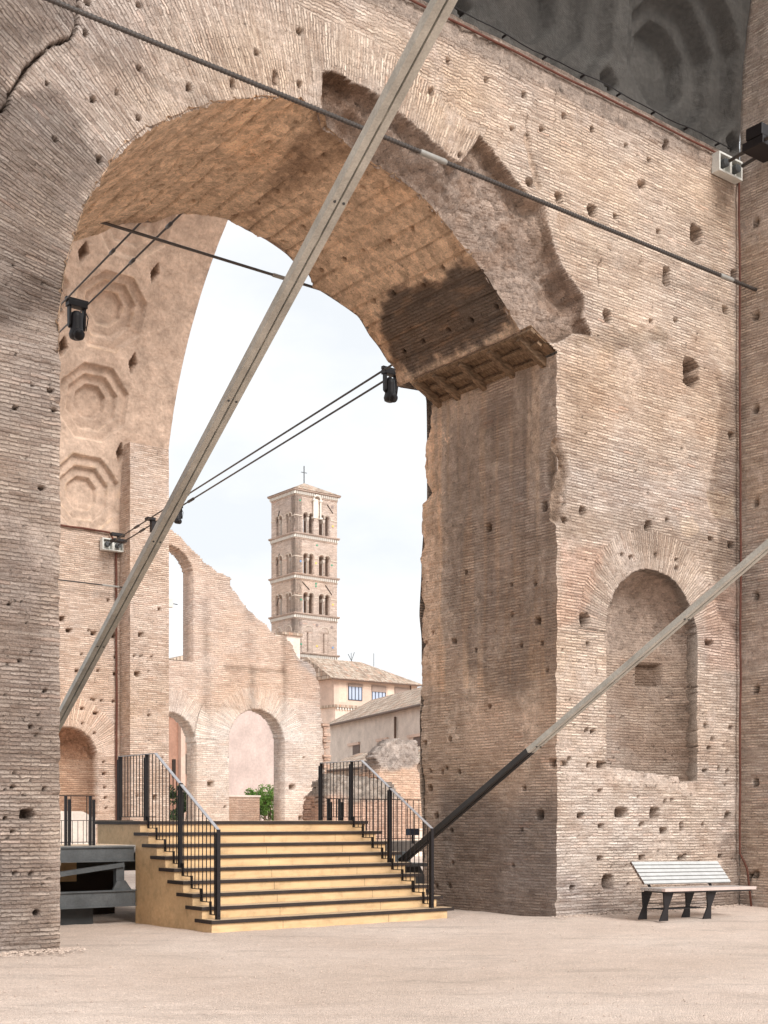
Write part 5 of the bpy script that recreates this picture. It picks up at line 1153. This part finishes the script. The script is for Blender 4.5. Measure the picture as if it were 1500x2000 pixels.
# ------------------------------------------------------------------ bell tower
def tower():
    s0, v0, _ = px_depth(576.5, 1600, 164.0); w, dpt = 6.55, 5.6
    zof = lambda y: EYE + (1600 - y)*164.0/FOC
    T = Thing('bell_tower', 'tall square medieval brick bell tower with arcaded belfry storeys and a cross on top', 'bell tower', (s0 + w/2, v0 + dpt/2, 0))
    lev = [zof(1351), zof(1278), zof(1201), zof(1124), zof(1044)]; ztop = zof(958)
    h = 0.09
    def face(name, width, xs, left):
        a = np.arange(0, width + h*.5, h); b = np.arange(0, ztop, h); S, Z = np.meshgrid(a, b, indexing='ij'); Sc, Zc = S[:-1, :-1] + h/2, Z[:-1, :-1] + h/2
        keep = np.ones(Sc.shape, bool); F = np.zeros(S.shape); Tn = np.ones(S.shape + (3,)); paint(Tn, sstep(0, .5, fbm(S*.4, Z*.3, 4, 420))*.3, (.86, .84, .84))
        arcs = []
        for zl in lev[2:]:
            for (l, r) in xs:
                cw = (r - l)/2
                for k in (0, 1):
                    c = l + cw*(k + .5); rad = cw/2 - .05; zs = zl + .35 + 2.3
                    keep &= ~((np.hypot(Sc - c, np.maximum(0, Zc - zs)) < rad) & (Zc > zl + .35)); arcs.append((c, zs, rad))
        for zl, sl in ((lev[1], [(l + r)/2 for l, r in xs]), (lev[0], [(xs[-1][0]+xs[-1][1])/2])):
            for c in sl:
                keep &= ~((np.abs(Sc - c) < .12) & (Zc > zl + .5) & (Zc < zl + 3.0)); arcs.append((c, zl + 3.1, .62))
                F += .12*((np.abs(S - c) < .62) & (Z > zl + .3) & (Z < zl + 3.1))
        if left:
            Q = plate_part(name, a, b, keep, 0, 1.0, M_tower, T, tint=Tn, front=F)
            me = Q.data; n = len(me.vertices); co = np.zeros(n*3, np.float32); me.vertices.foreach_get('co', co); co = co.reshape(-1, 3)
            A_, D_ = co[:, 0] + T.org.x, co[:, 1] + T.org.y
            co[:, 0] = s0 + D_ - T.org.x; co[:, 1] = v0 + A_ - T.org.y; me.vertices.foreach_set('co', co.ravel()); me.flip_normals(); me.update()
        else:
            keep2 = keep; Q = plate_part(name, a + s0, b, keep2, v0, v0 + 1.0, M_tower, T, tint=Tn, front=F)
        return arcs, Q
    xr = [(1.2, 2.9), (3.65, 5.45)]; xl = [(.85, 2.15), (3.0, 4.6)]
    arcs, Q1 = face('right_wall', w, xr, False); arcl, Q2 = face('left_wall', dpt, xl, True)
    m = MB(); m.box(s0 + w - .9, s0 + w, v0 + 1.0, v0 + dpt, 0, lev[2]); m.box(s0 + .9, s0 + w - .9, v0 + dpt - 1, v0 + dpt, 0, lev[2]); m.build('rear_wall', M_tower, T)
    # rear walls of the belfry have openings too
    for nm, sx in (('rear_wall', 0),):
        for zl, zt in zip(lev[2:], lev[3:] + [ztop]):
            m = MB()
            for (p, q) in ((0.9, 1.3), (2.9, 3.6), (5.4, w)): m.box(s0 + p, s0 + q, v0 + dpt - .9, v0 + dpt, zl, zt - 1.8)
            m.box(s0 + .9, s0 + w, v0 + dpt - .9, v0 + dpt, zt - 1.8, zt)
            for (p, q) in ((1.0, 1.3), (2.5, 3.1), (4.5, dpt - .91)): m.box(s0 + w - .9, s0 + w, v0 + p, v0 + q, zl, zt - 1.8)
            m.box(s0 + w - .9, s0 + w, v0 + 1.0, v0 + dpt - .91, zt - 1.8, zt); m.build(nm, M_tower, T)
            m = MB(); m.box(s0 + .9, s0 + w - .9, v0 + .9, v0 + dpt - .9, zl - .2, zl + .25); m.build('floor', M_tower, T)
    # hood mouldings and colonnettes
    for arc_list, left in ((arcs, False), (arcl, True)):
        for (c, zs, rad) in arc_list:
            P = []
            for k in range(13):
                t = math.pi*k/12; x = c + math.cos(t)*(rad + .13); z = zs + math.sin(t)*(rad + .13)
                P.append((s0 - .03, v0 + x, z) if left else (s0 + x, v0 - .03, z))
            MB().tube(P, .055, 5).build('hood_moulding', M_cornice, T)
    for zl in lev[2:]:
        for (l, r) in xr:
            c = (l + r)/2; z0 = zl + .35
            m = MB(); m.tube([(s0 + c, v0 + .35, z0), (s0 + c, v0 + .35, z0 + 1.75)], .10, 8); m.prism([(s0 + c - .10, z0 + 1.75), (s0 + c + .10, z0 + 1.75), (s0 + c + .2, z0 + 2.15), (s0 + c - .2, z0 + 2.15)], 1, v0 + .1, v0 + .9); m.build('colonnette', M_white, T)
        for (l, r) in xl:
            c = (l + r)/2; z0 = zl + .35
            m = MB(); m.tube([(s0 + .35, v0 + c, z0), (s0 + .35, v0 + c, z0 + 1.75)], .10, 8); m.prism([(v0 + c - .10, z0 + 1.75), (v0 + c + .10, z0 + 1.75), (v0 + c + .2, z0 + 2.15), (v0 + c - .2, z0 + 2.15)], 0, s0 + .1, s0 + .9); m.build('colonnette', M_white, T)
        for (a_, b_) in ((0, xr[0][0] - .1), (xr[0][1] + .05, xr[1][0] - .05), (xr[1][1] + .1, w)):
            m = MB(); m.box(s0 + a_, s0 + b_, v0 - .06, v0, zl + 2.48, zl + 2.60); m.build('string_course', M_cornice, T)
        for (a_, b_) in ((0, xl[0][0] - .1), (xl[0][1] + .05, xl[1][0] - .05), (xl[1][1] + .1, dpt)):
            m = MB(); m.box(s0 - .06, s0, v0 + a_, v0 + b_, zl + 2.48, zl + 2.60); m.build('string_course', M_cornice, T)
    for zl, sc in [(z, 1.0) for z in lev] + [(ztop - .1, 1.25)]:
        o = .30*sc
        m = MB(); m.box(s0 - o, s0 + w + o, v0 - o, v0 + dpt + o, zl + .18, zl + .36); m.box(s0 - o*.75, s0 + w + o*.75, v0 - o*.75, v0 + dpt + o*.75, zl + .10, zl + .179)
        m.build('cornice', M_tower, T, tint=(.80, .76, .74))
        m = MB(); m.box(s0 - .07, s0 + w + .07, v0 - .07, v0 + dpt + .07, zl - .42, zl - .30); m.build('moulding', M_tower, T, tint=(.9, .86, .83))
        m = MB(); n = 22
        for i in range(n): x = s0 - o*.5 + (w + o)*(i + .2)/n; m.box(x, x + .15, v0 - o*.62, v0 - .0, zl - .26, zl + .099)
        n = 19
        for i in range(n): y = v0 - o*.5 + (dpt + o)*(i + .2)/n; m.box(s0 - o*.62, s0 - .0, y, y + .15, zl - .26, zl + .099)
        m.build('dentil_row', M_white, T)
    # roof, cross
    o = .45; zr = ztop + .28; cx_, cy_ = s0 + w/2, v0 + dpt/2
    m = MB(); m.add([(s0-o, v0-o, zr), (s0+w+o, v0-o, zr), (s0+w+o, v0+dpt+o, zr), (s0-o, v0+dpt+o, zr), (cx_, cy_, zr + 1.75)], [(0,1,4),(1,2,4),(2,3,4),(3,0,4),(0,3,2,1)]); m.build('roof', M_tile, T)
    m = MB(); m.box(cx_-.05, cx_+.05, cy_-.05, cy_+.05, zr+1.6, zr+4.0); m.box(cx_-.45, cx_+.45, cy_-.04, cy_+.04, zr+3.1, zr+3.17); m.build('cross', M_steel, T)
    # aedicule under the eave on the right-hand face
    c = s0 + 3.25; m = MB()
    for x in (-.52, .52): m.tube([(c + x, v0 - .25, ztop - 3.0), (c + x, v0 - .25, ztop - .95)], .11, 8); m.box(c + x - .2, c + x + .2, v0 - .45, v0, ztop - 3.2, ztop - 3.0); m.box(c + x - .2, c + x + .2, v0 - .45, v0, ztop - .95, ztop - .75)
    P = [(c + math.cos(math.pi*k/10)*.55, v0 - .3, ztop - .75 + math.sin(math.pi*k/10)*.55) for k in range(11)]; m.tube(P, .12, 6)
    m.build('aedicule', M_white, T); m = MB(); m.box(c - .4, c + .4, v0 - .03, v0 - .005, ztop - 3.0, ztop - .6); m.build('aedicule_niche', M_plast, T, tint=(1.2, 1.2, 1.2))
    # ceramic discs and iron ties
    for (px_, py_, c) in [(586,977,'g'),(587,1096,'b'),(619,1065,'g'),(617,1140,'g'),(617,1100,'y'),(648,1104,'g'),(588,1171,'g'),(650,1181,'y'),(650,1028,'y'),(588,1258,'g'),(619,1262,'y'),(650,1265,'b'),(617,1145,'g'),(588,1218,'s'),(619,1221,'s'),(648,1225,'s'),(649,990,'s')]:
        s, z = px_plane(px_, py_, v0); col = {'g': M_dg, 'b': M_db, 'y': M_dy, 's': M_ds}[c]
        MB().tube([(s, v0 - .05, z), (s, v0 + .01, z)], .13 if c != 's' else .2, 12).build('ceramic_disc', col, T)
    for (xa, ya, xb, yb) in [(639,986,650,1003),(635,1143,648,1162),(590,1136,604,1152)]:
        a_ = px_plane(xa, ya, v0); b_ = px_plane(xb, yb, v0); m = MB(); m.beam((a_[0], v0 - .05, a_[1]), (b_[0], v0 - .05, b_[1]), .08, .06, up=(0, 1, 0)); m.build('iron_tie', M_dark, T)
    for zl in (zof(995), zof(1080), zof(1160), zof(1235)):
        m = MB(); m.beam((s0 - .05, v0 + 4.2, zl - 1.0), (s0 - .05, v0 + 4.9, zl + .5) if False else (s0 - .05, v0 + 3.6, zl + .5), .08, .06, up=(1, 0, 0)); m.build('iron_tie', M_dark, T)
M_dg = mat_rough('green_glaze', (.08, .32, .2), .1, 3, 0, rough=.4); M_db = mat_rough('blue_glaze', (.18, .33, .6), .1, 3, 0, rough=.4)
M_dy = mat_rough('yellow_glaze', (.75, .58, .15), .1, 3, 0, rough=.4); M_ds = mat_rough('dark_stone_disc', (.3, .24, .22), .1, 3, 0)
tower()
def chimney_house():
    T = Thing('brick_house', 'small brick gable with tiny arched opening left behind the sloping ruin at the tower foot', 'building', px_depth(580, 1600, 150))
    s0, v0, _ = px_depth(560, 1600, 150); s1, zt = px_plane(586, 1243, v0)
    m = MB(); m.box(s0, s1, v0, v0 + 3, 0, zt); m.build('wall', M_plast, T, tint=(1.15, 1.1, 1.1)); m = MB(); m.box(s0 - .8, s1 + .2, v0 - .3, v0 + 3.3, zt, zt + .3); m.build('roof', M_tile, T)
chimney_house()

# ------------------------------------------------------------------ convent buildings right of the tower
def win(T, s0, s1, z0, z1, v, mullions=3, blind=0.0):
    m = MB(); t = .09; y0, y1 = v - .07, v + .02
    m.box(s0, s1, y0, y1, z0, z0 + t); m.box(s0, s1, y0, y1, z1 - t, z1); m.box(s0, s0 + t, y0 - .003, y1, z0, z1); m.box(s1 - t, s1, y0 - .003, y1, z0, z1)
    for k in range(1, mullions + 1): x = s0 + (s1 - s0)*k/(mullions + 1); m.box(x - t*.5, x + t*.5, y0 + .003, y1, z0 + t, z1 - t)
    f = m.build('window', M_wf, T)
    m = MB(); m.box(s0 + t, s1 - t, v - .02, v - .005, z0 + t, z1 - t); m.build('pane', M_glass, T, parent=f)
    if blind: m = MB(); m.box(s0 - .03, s1 + .03, v - .13, v - .075, z1 - blind, z1 + .03); m.build('blind', M_blind, T, parent=f)
M_wf = mat_rough('dark_window_frame', (.045, .055, .08), .1, 3, 0, rough=.5); M_blind = mat_rough('brown_blind', (.34, .26, .22), .15, 2, .002)
def convent():
    v = px_depth(660, 1600, 158)[1]
    s0, ze = px_plane(652, 1326, v); s1, _ = px_plane(815, 1337, v)
    T = Thing('convent', 'orange and cream plastered upper building with tiled hip roof beside the bell tower', 'building', ((s0+s1)/2, v, 0))
    ze = px_plane(700, 1330, v)[1]
    m = MB(); m.box(s0, s1, v, v + 9, 0, ze); m.build('wall', M_orange, T)
    for (x0, x1, y0, y1) in [(662,676,1332,1372),(710,725,1336,1345),(757,770,1338,1376),(798,812,1342,1380)]:
        a_, z1_ = px_plane(x0, y0, v); b_, z0_ = px_plane(x1, y1, v); m = MB(); m.box(a_, b_, v - .012, v - .002, z0_, z1_); m.build('plaster_patch', M_plast, T, tint=(1.12, 1.0, .92))
    for (x0, x1, y0, y1, bl) in [(680,707,1335,1369,.35),(726,753,1339,1373,.75),(771,797,1343,1380,1.1)]:
        a_, z1_ = px_plane(x0, y0, v); b_, z0_ = px_plane(x1, y1, v); win(T, a_, b_, z0_, z1_, v, 3, bl)
    o = .8; rt = 3.1
    m = MB(); ridge0 = (s0 + 3.0, v + 4.8, ze + rt); ridge1 = (s1 - 5.5, v + 4.8, ze + rt)
    m.add([(s0-o, v-o, ze), (s1+o, v-o, ze), (s1+o, v+9+o, ze), (s0-o, v+9+o, ze), (s0-o, v + 4.8, ze + rt), ridge1], [(0,1,5,4),(1,2,5),(2,3,4,5),(3,0,4),(0,3,2,1)]); r = m.build('roof', M_tile, T)
    m = MB(); m.box(s0-o, s1+o, v-o-.05, v-o+.05, ze-.15, ze+.02); m.build('gutter', M_brn, T, parent=r)
    m = MB(); m.tube([(s1 - 1.2, v - .1, ze), (s1 - 1.2, v - .1, 0)], .09, 6); m.build('downpipe', M_brn, T)
    for (x, y0, y1) in [(686,1275,1300),(730,1276,1300)]:
        s, z1_ = px_plane(x, y0, v + 4.8); z0_ = ze + rt - .4; m = MB(); m.tube([(s, v + 4.8, z0_), (s, v + 4.8, z1_)], .035, 5)
        if x < 700: m.tube([(s - .5, v + 4.8, z1_ - .2), (s + .1, v + 4.8, z1_ - 1.1)], .04, 5); m.tube([(s + .5, v + 4.8, z1_ + .1), (s, v + 4.8, z1_ - 1.1)], .04, 5)
        m.build('antenna', M_steel, T)
M_brn = mat_rough('brown_gutter', (.13, .085, .065), .2, 3, 0, rough=.5)
convent()
def low_annex():
    v = px_depth(680, 1600, 148)[1]
    T = Thing('annex', 'small cream annex with dark doorway between bell tower and long roof', 'building', px_depth(690, 1600, 148))
    s0, zt = px_plane(655, 1376, v); s1 = px_plane(738, 1380, v)[0]
    m = MB(); m.box(s0, s1, v, v + 3, 0, zt - .3); m.build('wall', M_plast, T, tint=(1.1, 1.0, .95))
    a_, z1_ = px_plane(692, 1381, v); b_, z0_ = px_plane(699, 1394, v); m = MB(); m.box(a_, b_, v - .05, v + .01, z0_, z1_); m.build('doorway', M_dark, T)
    a_, z1_ = px_plane(661, 1381, v); b_, z0_ = px_plane(673, 1384, v); m = MB(); m.box(a_, b_, v - .05, v + .01, z0_, z1_); m.build('window', M_dark, T)
    m = MB(); m.box(s0 - .3, s1 + .3, v - .3, v + 3.3, zt - .3, zt); m.build('roof', M_tile, T); m = MB()
    for i in range(16): x = s0 + (s1 - s0)*(i + .3)/16; m.box(x, x + .18, v - .22, v, zt - .55, zt - .31)
    m.build('dentil_row', M_white, T)
low_annex()
def px_sv(x, y, Y): return Vector(px_depth(x, y, Y))
def oblique(name, label, xl, yl, Yl, xr, yr, Yr, depth, rise, m, gut, zb=0.0, over=.5):
    """long building whose eave runs obliquely from a far left point to a near right point"""
    A_, B_ = px_sv(xl, yl, Yl), px_sv(xr, yr, Yr); z = (A_.z + B_.z)/2; A_.z = B_.z = z
    d = (B_ - A_); d.z = 0; d.normalize(); n = Vector((-d.y, d.x, 0))
    if (n.x*Ux - n.y*Uy)*(P0[0] + Ux*A_.x - Uy*A_.y) + (n.x*Uy + n.y*Ux)*(P0[1] + Uy*A_.x + Ux*A_.y) < 0: n = -n
    T = Thing(name, label, 'building', ((A_.x + B_.x)/2, (A_.y + B_.y)/2, 0))
    base = [A_, B_, B_ + n*depth, A_ + n*depth]
    m_ = MB(); m_.add([(p.x, p.y, zb) for p in base] + [(p.x, p.y, z) for p in base], [(0,3,2,1),(4,5,6,7),(0,1,5,4),(1,2,6,5),(2,3,7,6),(3,0,4,7)]); m_.build('wall', m, T)
    e = [A_ - d*over - n*over, B_ + d*over - n*over, B_ + d*over + n*(depth + over), A_ - d*over + n*(depth + over)]
    r0, r1 = A_ + n*depth*.5 + d*depth*.25, B_ + n*depth*.5 + d*over
    m_ = MB(); m_.add([(p.x, p.y, z + .02) for p in e] + [(r0.x, r0.y, z + rise), (r1.x, r1.y, z + rise)], [(0,1,5,4),(1,2,5),(2,3,4,5),(3,0,4),(0,3,2,1)])
    r = m_.build('roof', M_tile, T); me = r.data        # tile courses run up the slope
    uv = me.uv_layers[0]
    for p in me.polygons:
        for li in p.loop_indices:
            c = me.vertices[me.loops[li].vertex_index].co + T.org; q = c - A_; uv.data[li].uv = (q.dot(d), q.dot(n))
    m_ = MB(); m_.tube([e[0] + Vector((0, 0, -.05)), e[1] + Vector((0, 0, -.05))], gut, 6); m_.build('gutter', M_brn, T, parent=r)
    return T, A_, B_, d, n, z
def on_line(T, A_, d, x, y):
    """point on the oblique wall plane seen at pixel x,y"""
    rx = (x - 750.0)/FOC; ax = P0[0] + Ux*A_.x - Uy*A_.y; ay = P0[1] + Uy*A_.x + Ux*A_.y
    dx, dy = Ux*d.x - Uy*d.y, Uy*d.x + Ux*d.y
    k = (ax - rx*ay)/(rx*dy - dx); Y = ay + dy*k; return k, EYE + (1600 - y)/FOC*Y
T, A_, B_, dd_, nn, zz = oblique('long_house', 'long grey stone house with tiled roof running towards the right pier', 645, 1418, 120, 850, 1372, 96, 7.0, 2.4, M_plast, .12)
for (x0, x1, y0, y1) in [(681,703,1449,1477),(737,759,1440,1468),(798,824,1432,1462)]:
    k0, _ = on_line(T, A_, dd_, x0, y0); k1, zt = on_line(T, A_, dd_, x1, y0); _, zb = on_line(T, A_, dd_, (x0+x1)/2, y1)
    def P_(k, z, o=0): q = A_ + dd_*k - nn*o; return (q.x, q.y, z)
    m = MB()
    for (ka, kb, za, zb_, o0, o1) in [(k0, k1, zt - .22, zt, .01, .16)]: m.add([P_(ka, za, o0), P_(kb, za, o0), P_(kb, za, o1), P_(ka, za, o1), P_(ka, zb_, o0), P_(kb, zb_, o0), P_(kb, zb_, o1), P_(ka, zb_, o1)], [(0,3,2,1),(4,5,6,7),(0,1,5,4),(1,2,6,5),(2,3,7,6),(3,0,4,7)])
    w_ = m.build('window', M_orange, T)
    m = MB(); ka = k0 + (k1 - k0)*.40; m.add([P_(ka, zb, .02), P_(k1, zb, .02), P_(k1, zt - .25, .02), P_(ka, zt - .25, .02)], [(0,1,2,3)]); m.build('pane', M_dkw, T, parent=w_) if False else None
    m = MB()
    m.add([P_(ka, zb, .012), P_(k1, zb, .012), P_(k1, zb, .05), P_(ka, zb, .05), P_(ka, zt - .25, .012), P_(k1, zt - .25, .012), P_(k1, zt - .25, .05), P_(ka, zt - .25, .05)], [(0,3,2,1),(4,5,6,7),(0,1,5,4),(1,2,6,5),(2,3,7,6),(3,0,4,7)])
    m.build('pane', M_wfg if False else M_brn, T, parent=w_)
kd, zt = on_line(T, A_, dd_, 775, 1400); _, zb = on_line(T, A_, dd_, 775, 1450); q = A_ + dd_*kd - nn*.15
MB().tube([(q.x, q.y, zt), (q.x, q.y, 2.0)], .09, 6).build('downpipe', M_brn, T)
T, A3, B3, d3, n3, z3 = oblique('lean_to', 'low house with pink tiled roof and dark gutter behind the stair railing', 630, 1511, 92, 850, 1482, 76, 4.5, 1.3, M_plast, .10)

# ------------------------------------------------------------------ masses of fallen masonry
def ruin(label, outline, Y, thick, seed, split_z, tints, h=0.05):
    """broken wall: outline in pixels at depth Y, real thickness, rough rubble core with brick facing below split_z"""
    cs, cv, _ = px_depth(sum(p[0] for p in outline)/len(outline), 1600, Y); T = Thing('masonry_ruin', label, 'ruin', (cs, cv, 0))
    P = [px_plane(x, y, cv) for x, y in outline]; lo = min(p[0] for p in P) - .4; hi = max(p[0] for p in P) + .4; zt = max(p[1] for p in P) + .4
    for j in range(3):                                     # three broken layers, each a little shorter than the one before
        P2 = [(p[0] + j*.25, p[1] - j*.35) for p in P]; P2 = [(P2[0][0], -1)] + P2 + [(P2[-1][0], -1)]
        a = np.arange(lo, hi + 1, h); b = np.arange(-.1, zt, h); S, Z = np.meshgrid(a, b, indexing='ij'); Sc, Zc = S[:-1, :-1] + h/2, Z[:-1, :-1] + h/2
        keep = sdf(Sc, Zc, P2) + .30*fbm(Sc*1.3, Zc*1.3, 5, seed + j) + .10*fbm(Sc*7, Zc*7, 2, seed + 9) < 0
        D = .30*fbm(S*.9, Z*.9, 5, seed + 3 + j) + .12*fbm(S*5, Z*5, 4, seed + 4); Tn = np.ones(S.shape + (3,))
        m_ = sstep(split_z - .2, split_z + .2, Z + .5*fbm(S*.9, Z*.9, 4, seed + 5)); paint(Tn, m_, tints[1]); paint(Tn, 1 - m_, tints[0])
        D = D*(.35 + .65*m_); paint(Tn, sstep(0, .4, fbm(S*1.2, Z*1.2, 4, seed + 6))*.5, (.75, .73, .72))
        v0 = cv + j*thick/3; plate_part('masonry', a, b, keep, v0 - .15, v0 + thick/3 - .16, M_apse, T, tint=Tn, plain=m_, front=D*.6)
ruin('tall orange brick stump with grey rubble crown standing right of the stairs', [(735,1600),(733,1540),(734,1500),(732,1478),(742,1462),(756,1450),(775,1443),(790,1446),(806,1450),(812,1470),(816,1500),(826,1530),(830,1600)], 62, 2.4, 500, 4.0, ((1.02, .93, .85), (.62, .64, .66)))
ruin('lower dark rubble wall of pinkish brick behind the stair railing', [(632,1600),(634,1540),(640,1512),(668,1506),(700,1512),(728,1520),(752,1528),(772,1545),(785,1565),(800,1600)], 56, 2.4, 520, 2.4, ((.88, .78, .74), (.50, .52, .52)))
T = Thing('low_wall', 'long pale low wall behind the walkway fence at right', 'low wall', (20, 26, 0))
s0 = px_plane(600, 1600, 30)[0]; s1 = px_plane(900, 1600, 30)[0]; m = MB(); m.box(s0, s1, 30, 30.6, -.1, 1.15); m.build('body', M_plast, T, tint=(1.25, 1.2, 1.15)); m = MB(); m.box(s0, s1, 29.95, 30.65, 1.15, 1.22); m.build('coping', M_plast, T, tint=(1.3, 1.3, 1.3))
q = px_sv(806, 1627, 29); T = Thing('floodlight', 'small blue-grey floodlight on the walkway right of the stairs', 'floodlight', q)
m = MB(); m.box(q.x-.14, q.x+.14, q.y-.08, q.y+.08, q.z-.05, q.z+.1); m.build('housing', M_wf, T, bevel=.01); m = MB(); m.box(q.x-.02, q.x+.02, q.y-.02, q.y+.02, 1.1, q.z-.05); m.build('bracket', M_black, T)

# ------------------------------------------------------------------ shrubs
def mat_leaf(name, c1, c2):
    m, t, b = new_mat(name); ta = t.nodes.new('ShaderNodeAttribute'); ta.attribute_name = 'tint'
    g = t.nodes.new('ShaderNodeNewGeometry'); c = mixc(t, g.outputs['Random Per Island'], c1, c2); c = mixc(t, 1.0, c, ta.outputs['Color'], 'MULTIPLY')
    t.links.new(c, b.inputs['Base Color']); b.inputs['Roughness'].default_value = .6
    tr = t.nodes.new('ShaderNodeBsdfTranslucent'); t.links.new(c, tr.inputs['Color']); ms = t.nodes.new('ShaderNodeMixShader'); ms.inputs[0].default_value = .35
    t.links.new(b.outputs[0], ms.inputs[1]); t.links.new(tr.outputs[0], ms.inputs[2]); t.links.new(ms.outputs[0], t.nodes['Material Output'].inputs[0]); return m
M_leaf = mat_leaf('leaf', (.10, .20, .045), (.24, .40, .09)); M_leafd = mat_leaf('dark_leaf', (.07, .12, .06), (.16, .22, .11))
def shrub(label, cx, Y, w, hgt, mat, n=3500, seed=1):
    r = random.Random(seed); c = px_sv(cx, 1600, Y); T = Thing('shrub', label, 'shrub', (c.x, c.y, 0), 'green shrubs beyond the far arches')
    blobs = [(r.uniform(-w/2, w/2), r.uniform(-.8, .8), r.uniform(.3, 1)*hgt*.85, r.uniform(.35, .8)*w*.3) for _ in range(16)]
    m = MB()
    for _ in range(n):
        bx, by, bz, br = r.choice(blobs); d = Vector((r.gauss(0, 1), r.gauss(0, 1), r.gauss(0, 1))).normalized()*br*r.uniform(.5, 1.08)
        p = Vector((c.x + bx, c.y + by, bz)) + d; a = Vector((r.gauss(0, 1), r.gauss(0, 1), r.gauss(0, .6))).normalized()*r.uniform(.05, .11); b = a.cross(Vector((r.gauss(0,1), r.gauss(0,1), r.gauss(0,1)))).normalized()*.04
        m.add([p - a, p + b, p + a, p - b], [(0, 1, 2, 3)])
    m.build('foliage', mat, T); m = MB()
    for k in range(5): x = r.uniform(-w/3, w/3); m.tube([(c.x + x*.3, c.y, 0), (c.x + x, c.y + r.uniform(-.4, .4), hgt*.7)], .05, 5, radii=[.06, .02])
    m.build('stem', M_old, T)
shrub('bright green shrub behind the middle far arch above the iron gate', 520, 84, 2.6, 4.9, M_leaf, 5500, 2)
shrub('lower bright green shrub to the left over the low block', 493, 86, 2.0, 4.0, M_leaf, 3500, 3)
shrub('grey-green shrub behind the left far arch', 352, 82, 2.0, 4.3, M_leafd, 3500, 4)
gs0 = px_plane(504, 1580, DA+3)[0]; gs1 = px_plane(548, 1580, DA+3)[0]
fence('small grey iron gate standing before the bright green shrub', DA + 3, gs0, gs1, 0.4, px_plane(520, 1575, DA+3)[1], [gs0 + .1, gs1 - .1], 0.16, 'iron fences and gates in the far arches')

# ------------------------------------------------------------------ dark safety net hung below the near vault
def net():
    m, t, b = new_mat('net_mesh'); tc = t.nodes.new('ShaderNodeTexCoord')
    sx = t.nodes.new('ShaderNodeSeparateXYZ'); t.links.new(tc.outputs['UV'], sx.inputs[0])
    def line(a_, b_, k):
        u_ = math_(t, 'ADD', math_(t, 'MULTIPLY', sx.outputs[0], a_), math_(t, 'MULTIPLY', sx.outputs[1], b_))
        return math_(t, 'LESS_THAN', math_(t, 'ABSOLUTE', math_(t, 'SUBTRACT', math_(t, 'FRACT', u_), .5)), k)
    msk = math_(t, 'MAXIMUM', line(34, 24, .075), line(34, -24, .075))
    b.inputs['Base Color'].default_value = (.03, .028, .026, 1); b.inputs['Roughness'].default_value = .7
    tr = t.nodes.new('ShaderNodeBsdfTransparent'); ms = t.nodes.new('ShaderNodeMixShader'); t.links.new(msk, ms.inputs[0]); t.links.new(tr.outputs[0], ms.inputs[1]); t.links.new(b.outputs[0], ms.inputs[2])
    t.links.new(ms.outputs[0], t.nodes['Material Output'].inputs[0])
    T = Thing('safety_net', 'fine dark mesh net stretched below the coffered vault at the top right', 'net', (4, -.1, 14.2))
    a = np.arange(-8, 13.6, .12); bb = np.arange(0, 9, .12); A, B = np.meshgrid(a, bb, indexing='ij')
    R_ = RA - .09 - .03*fbm(A*.8, B*.8, 3, 600) - .05*np.exp(-B*1.2)
    grid_part('mesh', A, -RA + R_*np.cos(B/RA), 14.18 + R_*np.sin(B/RA), m, T, UV=np.stack([A, B], -1))
net()
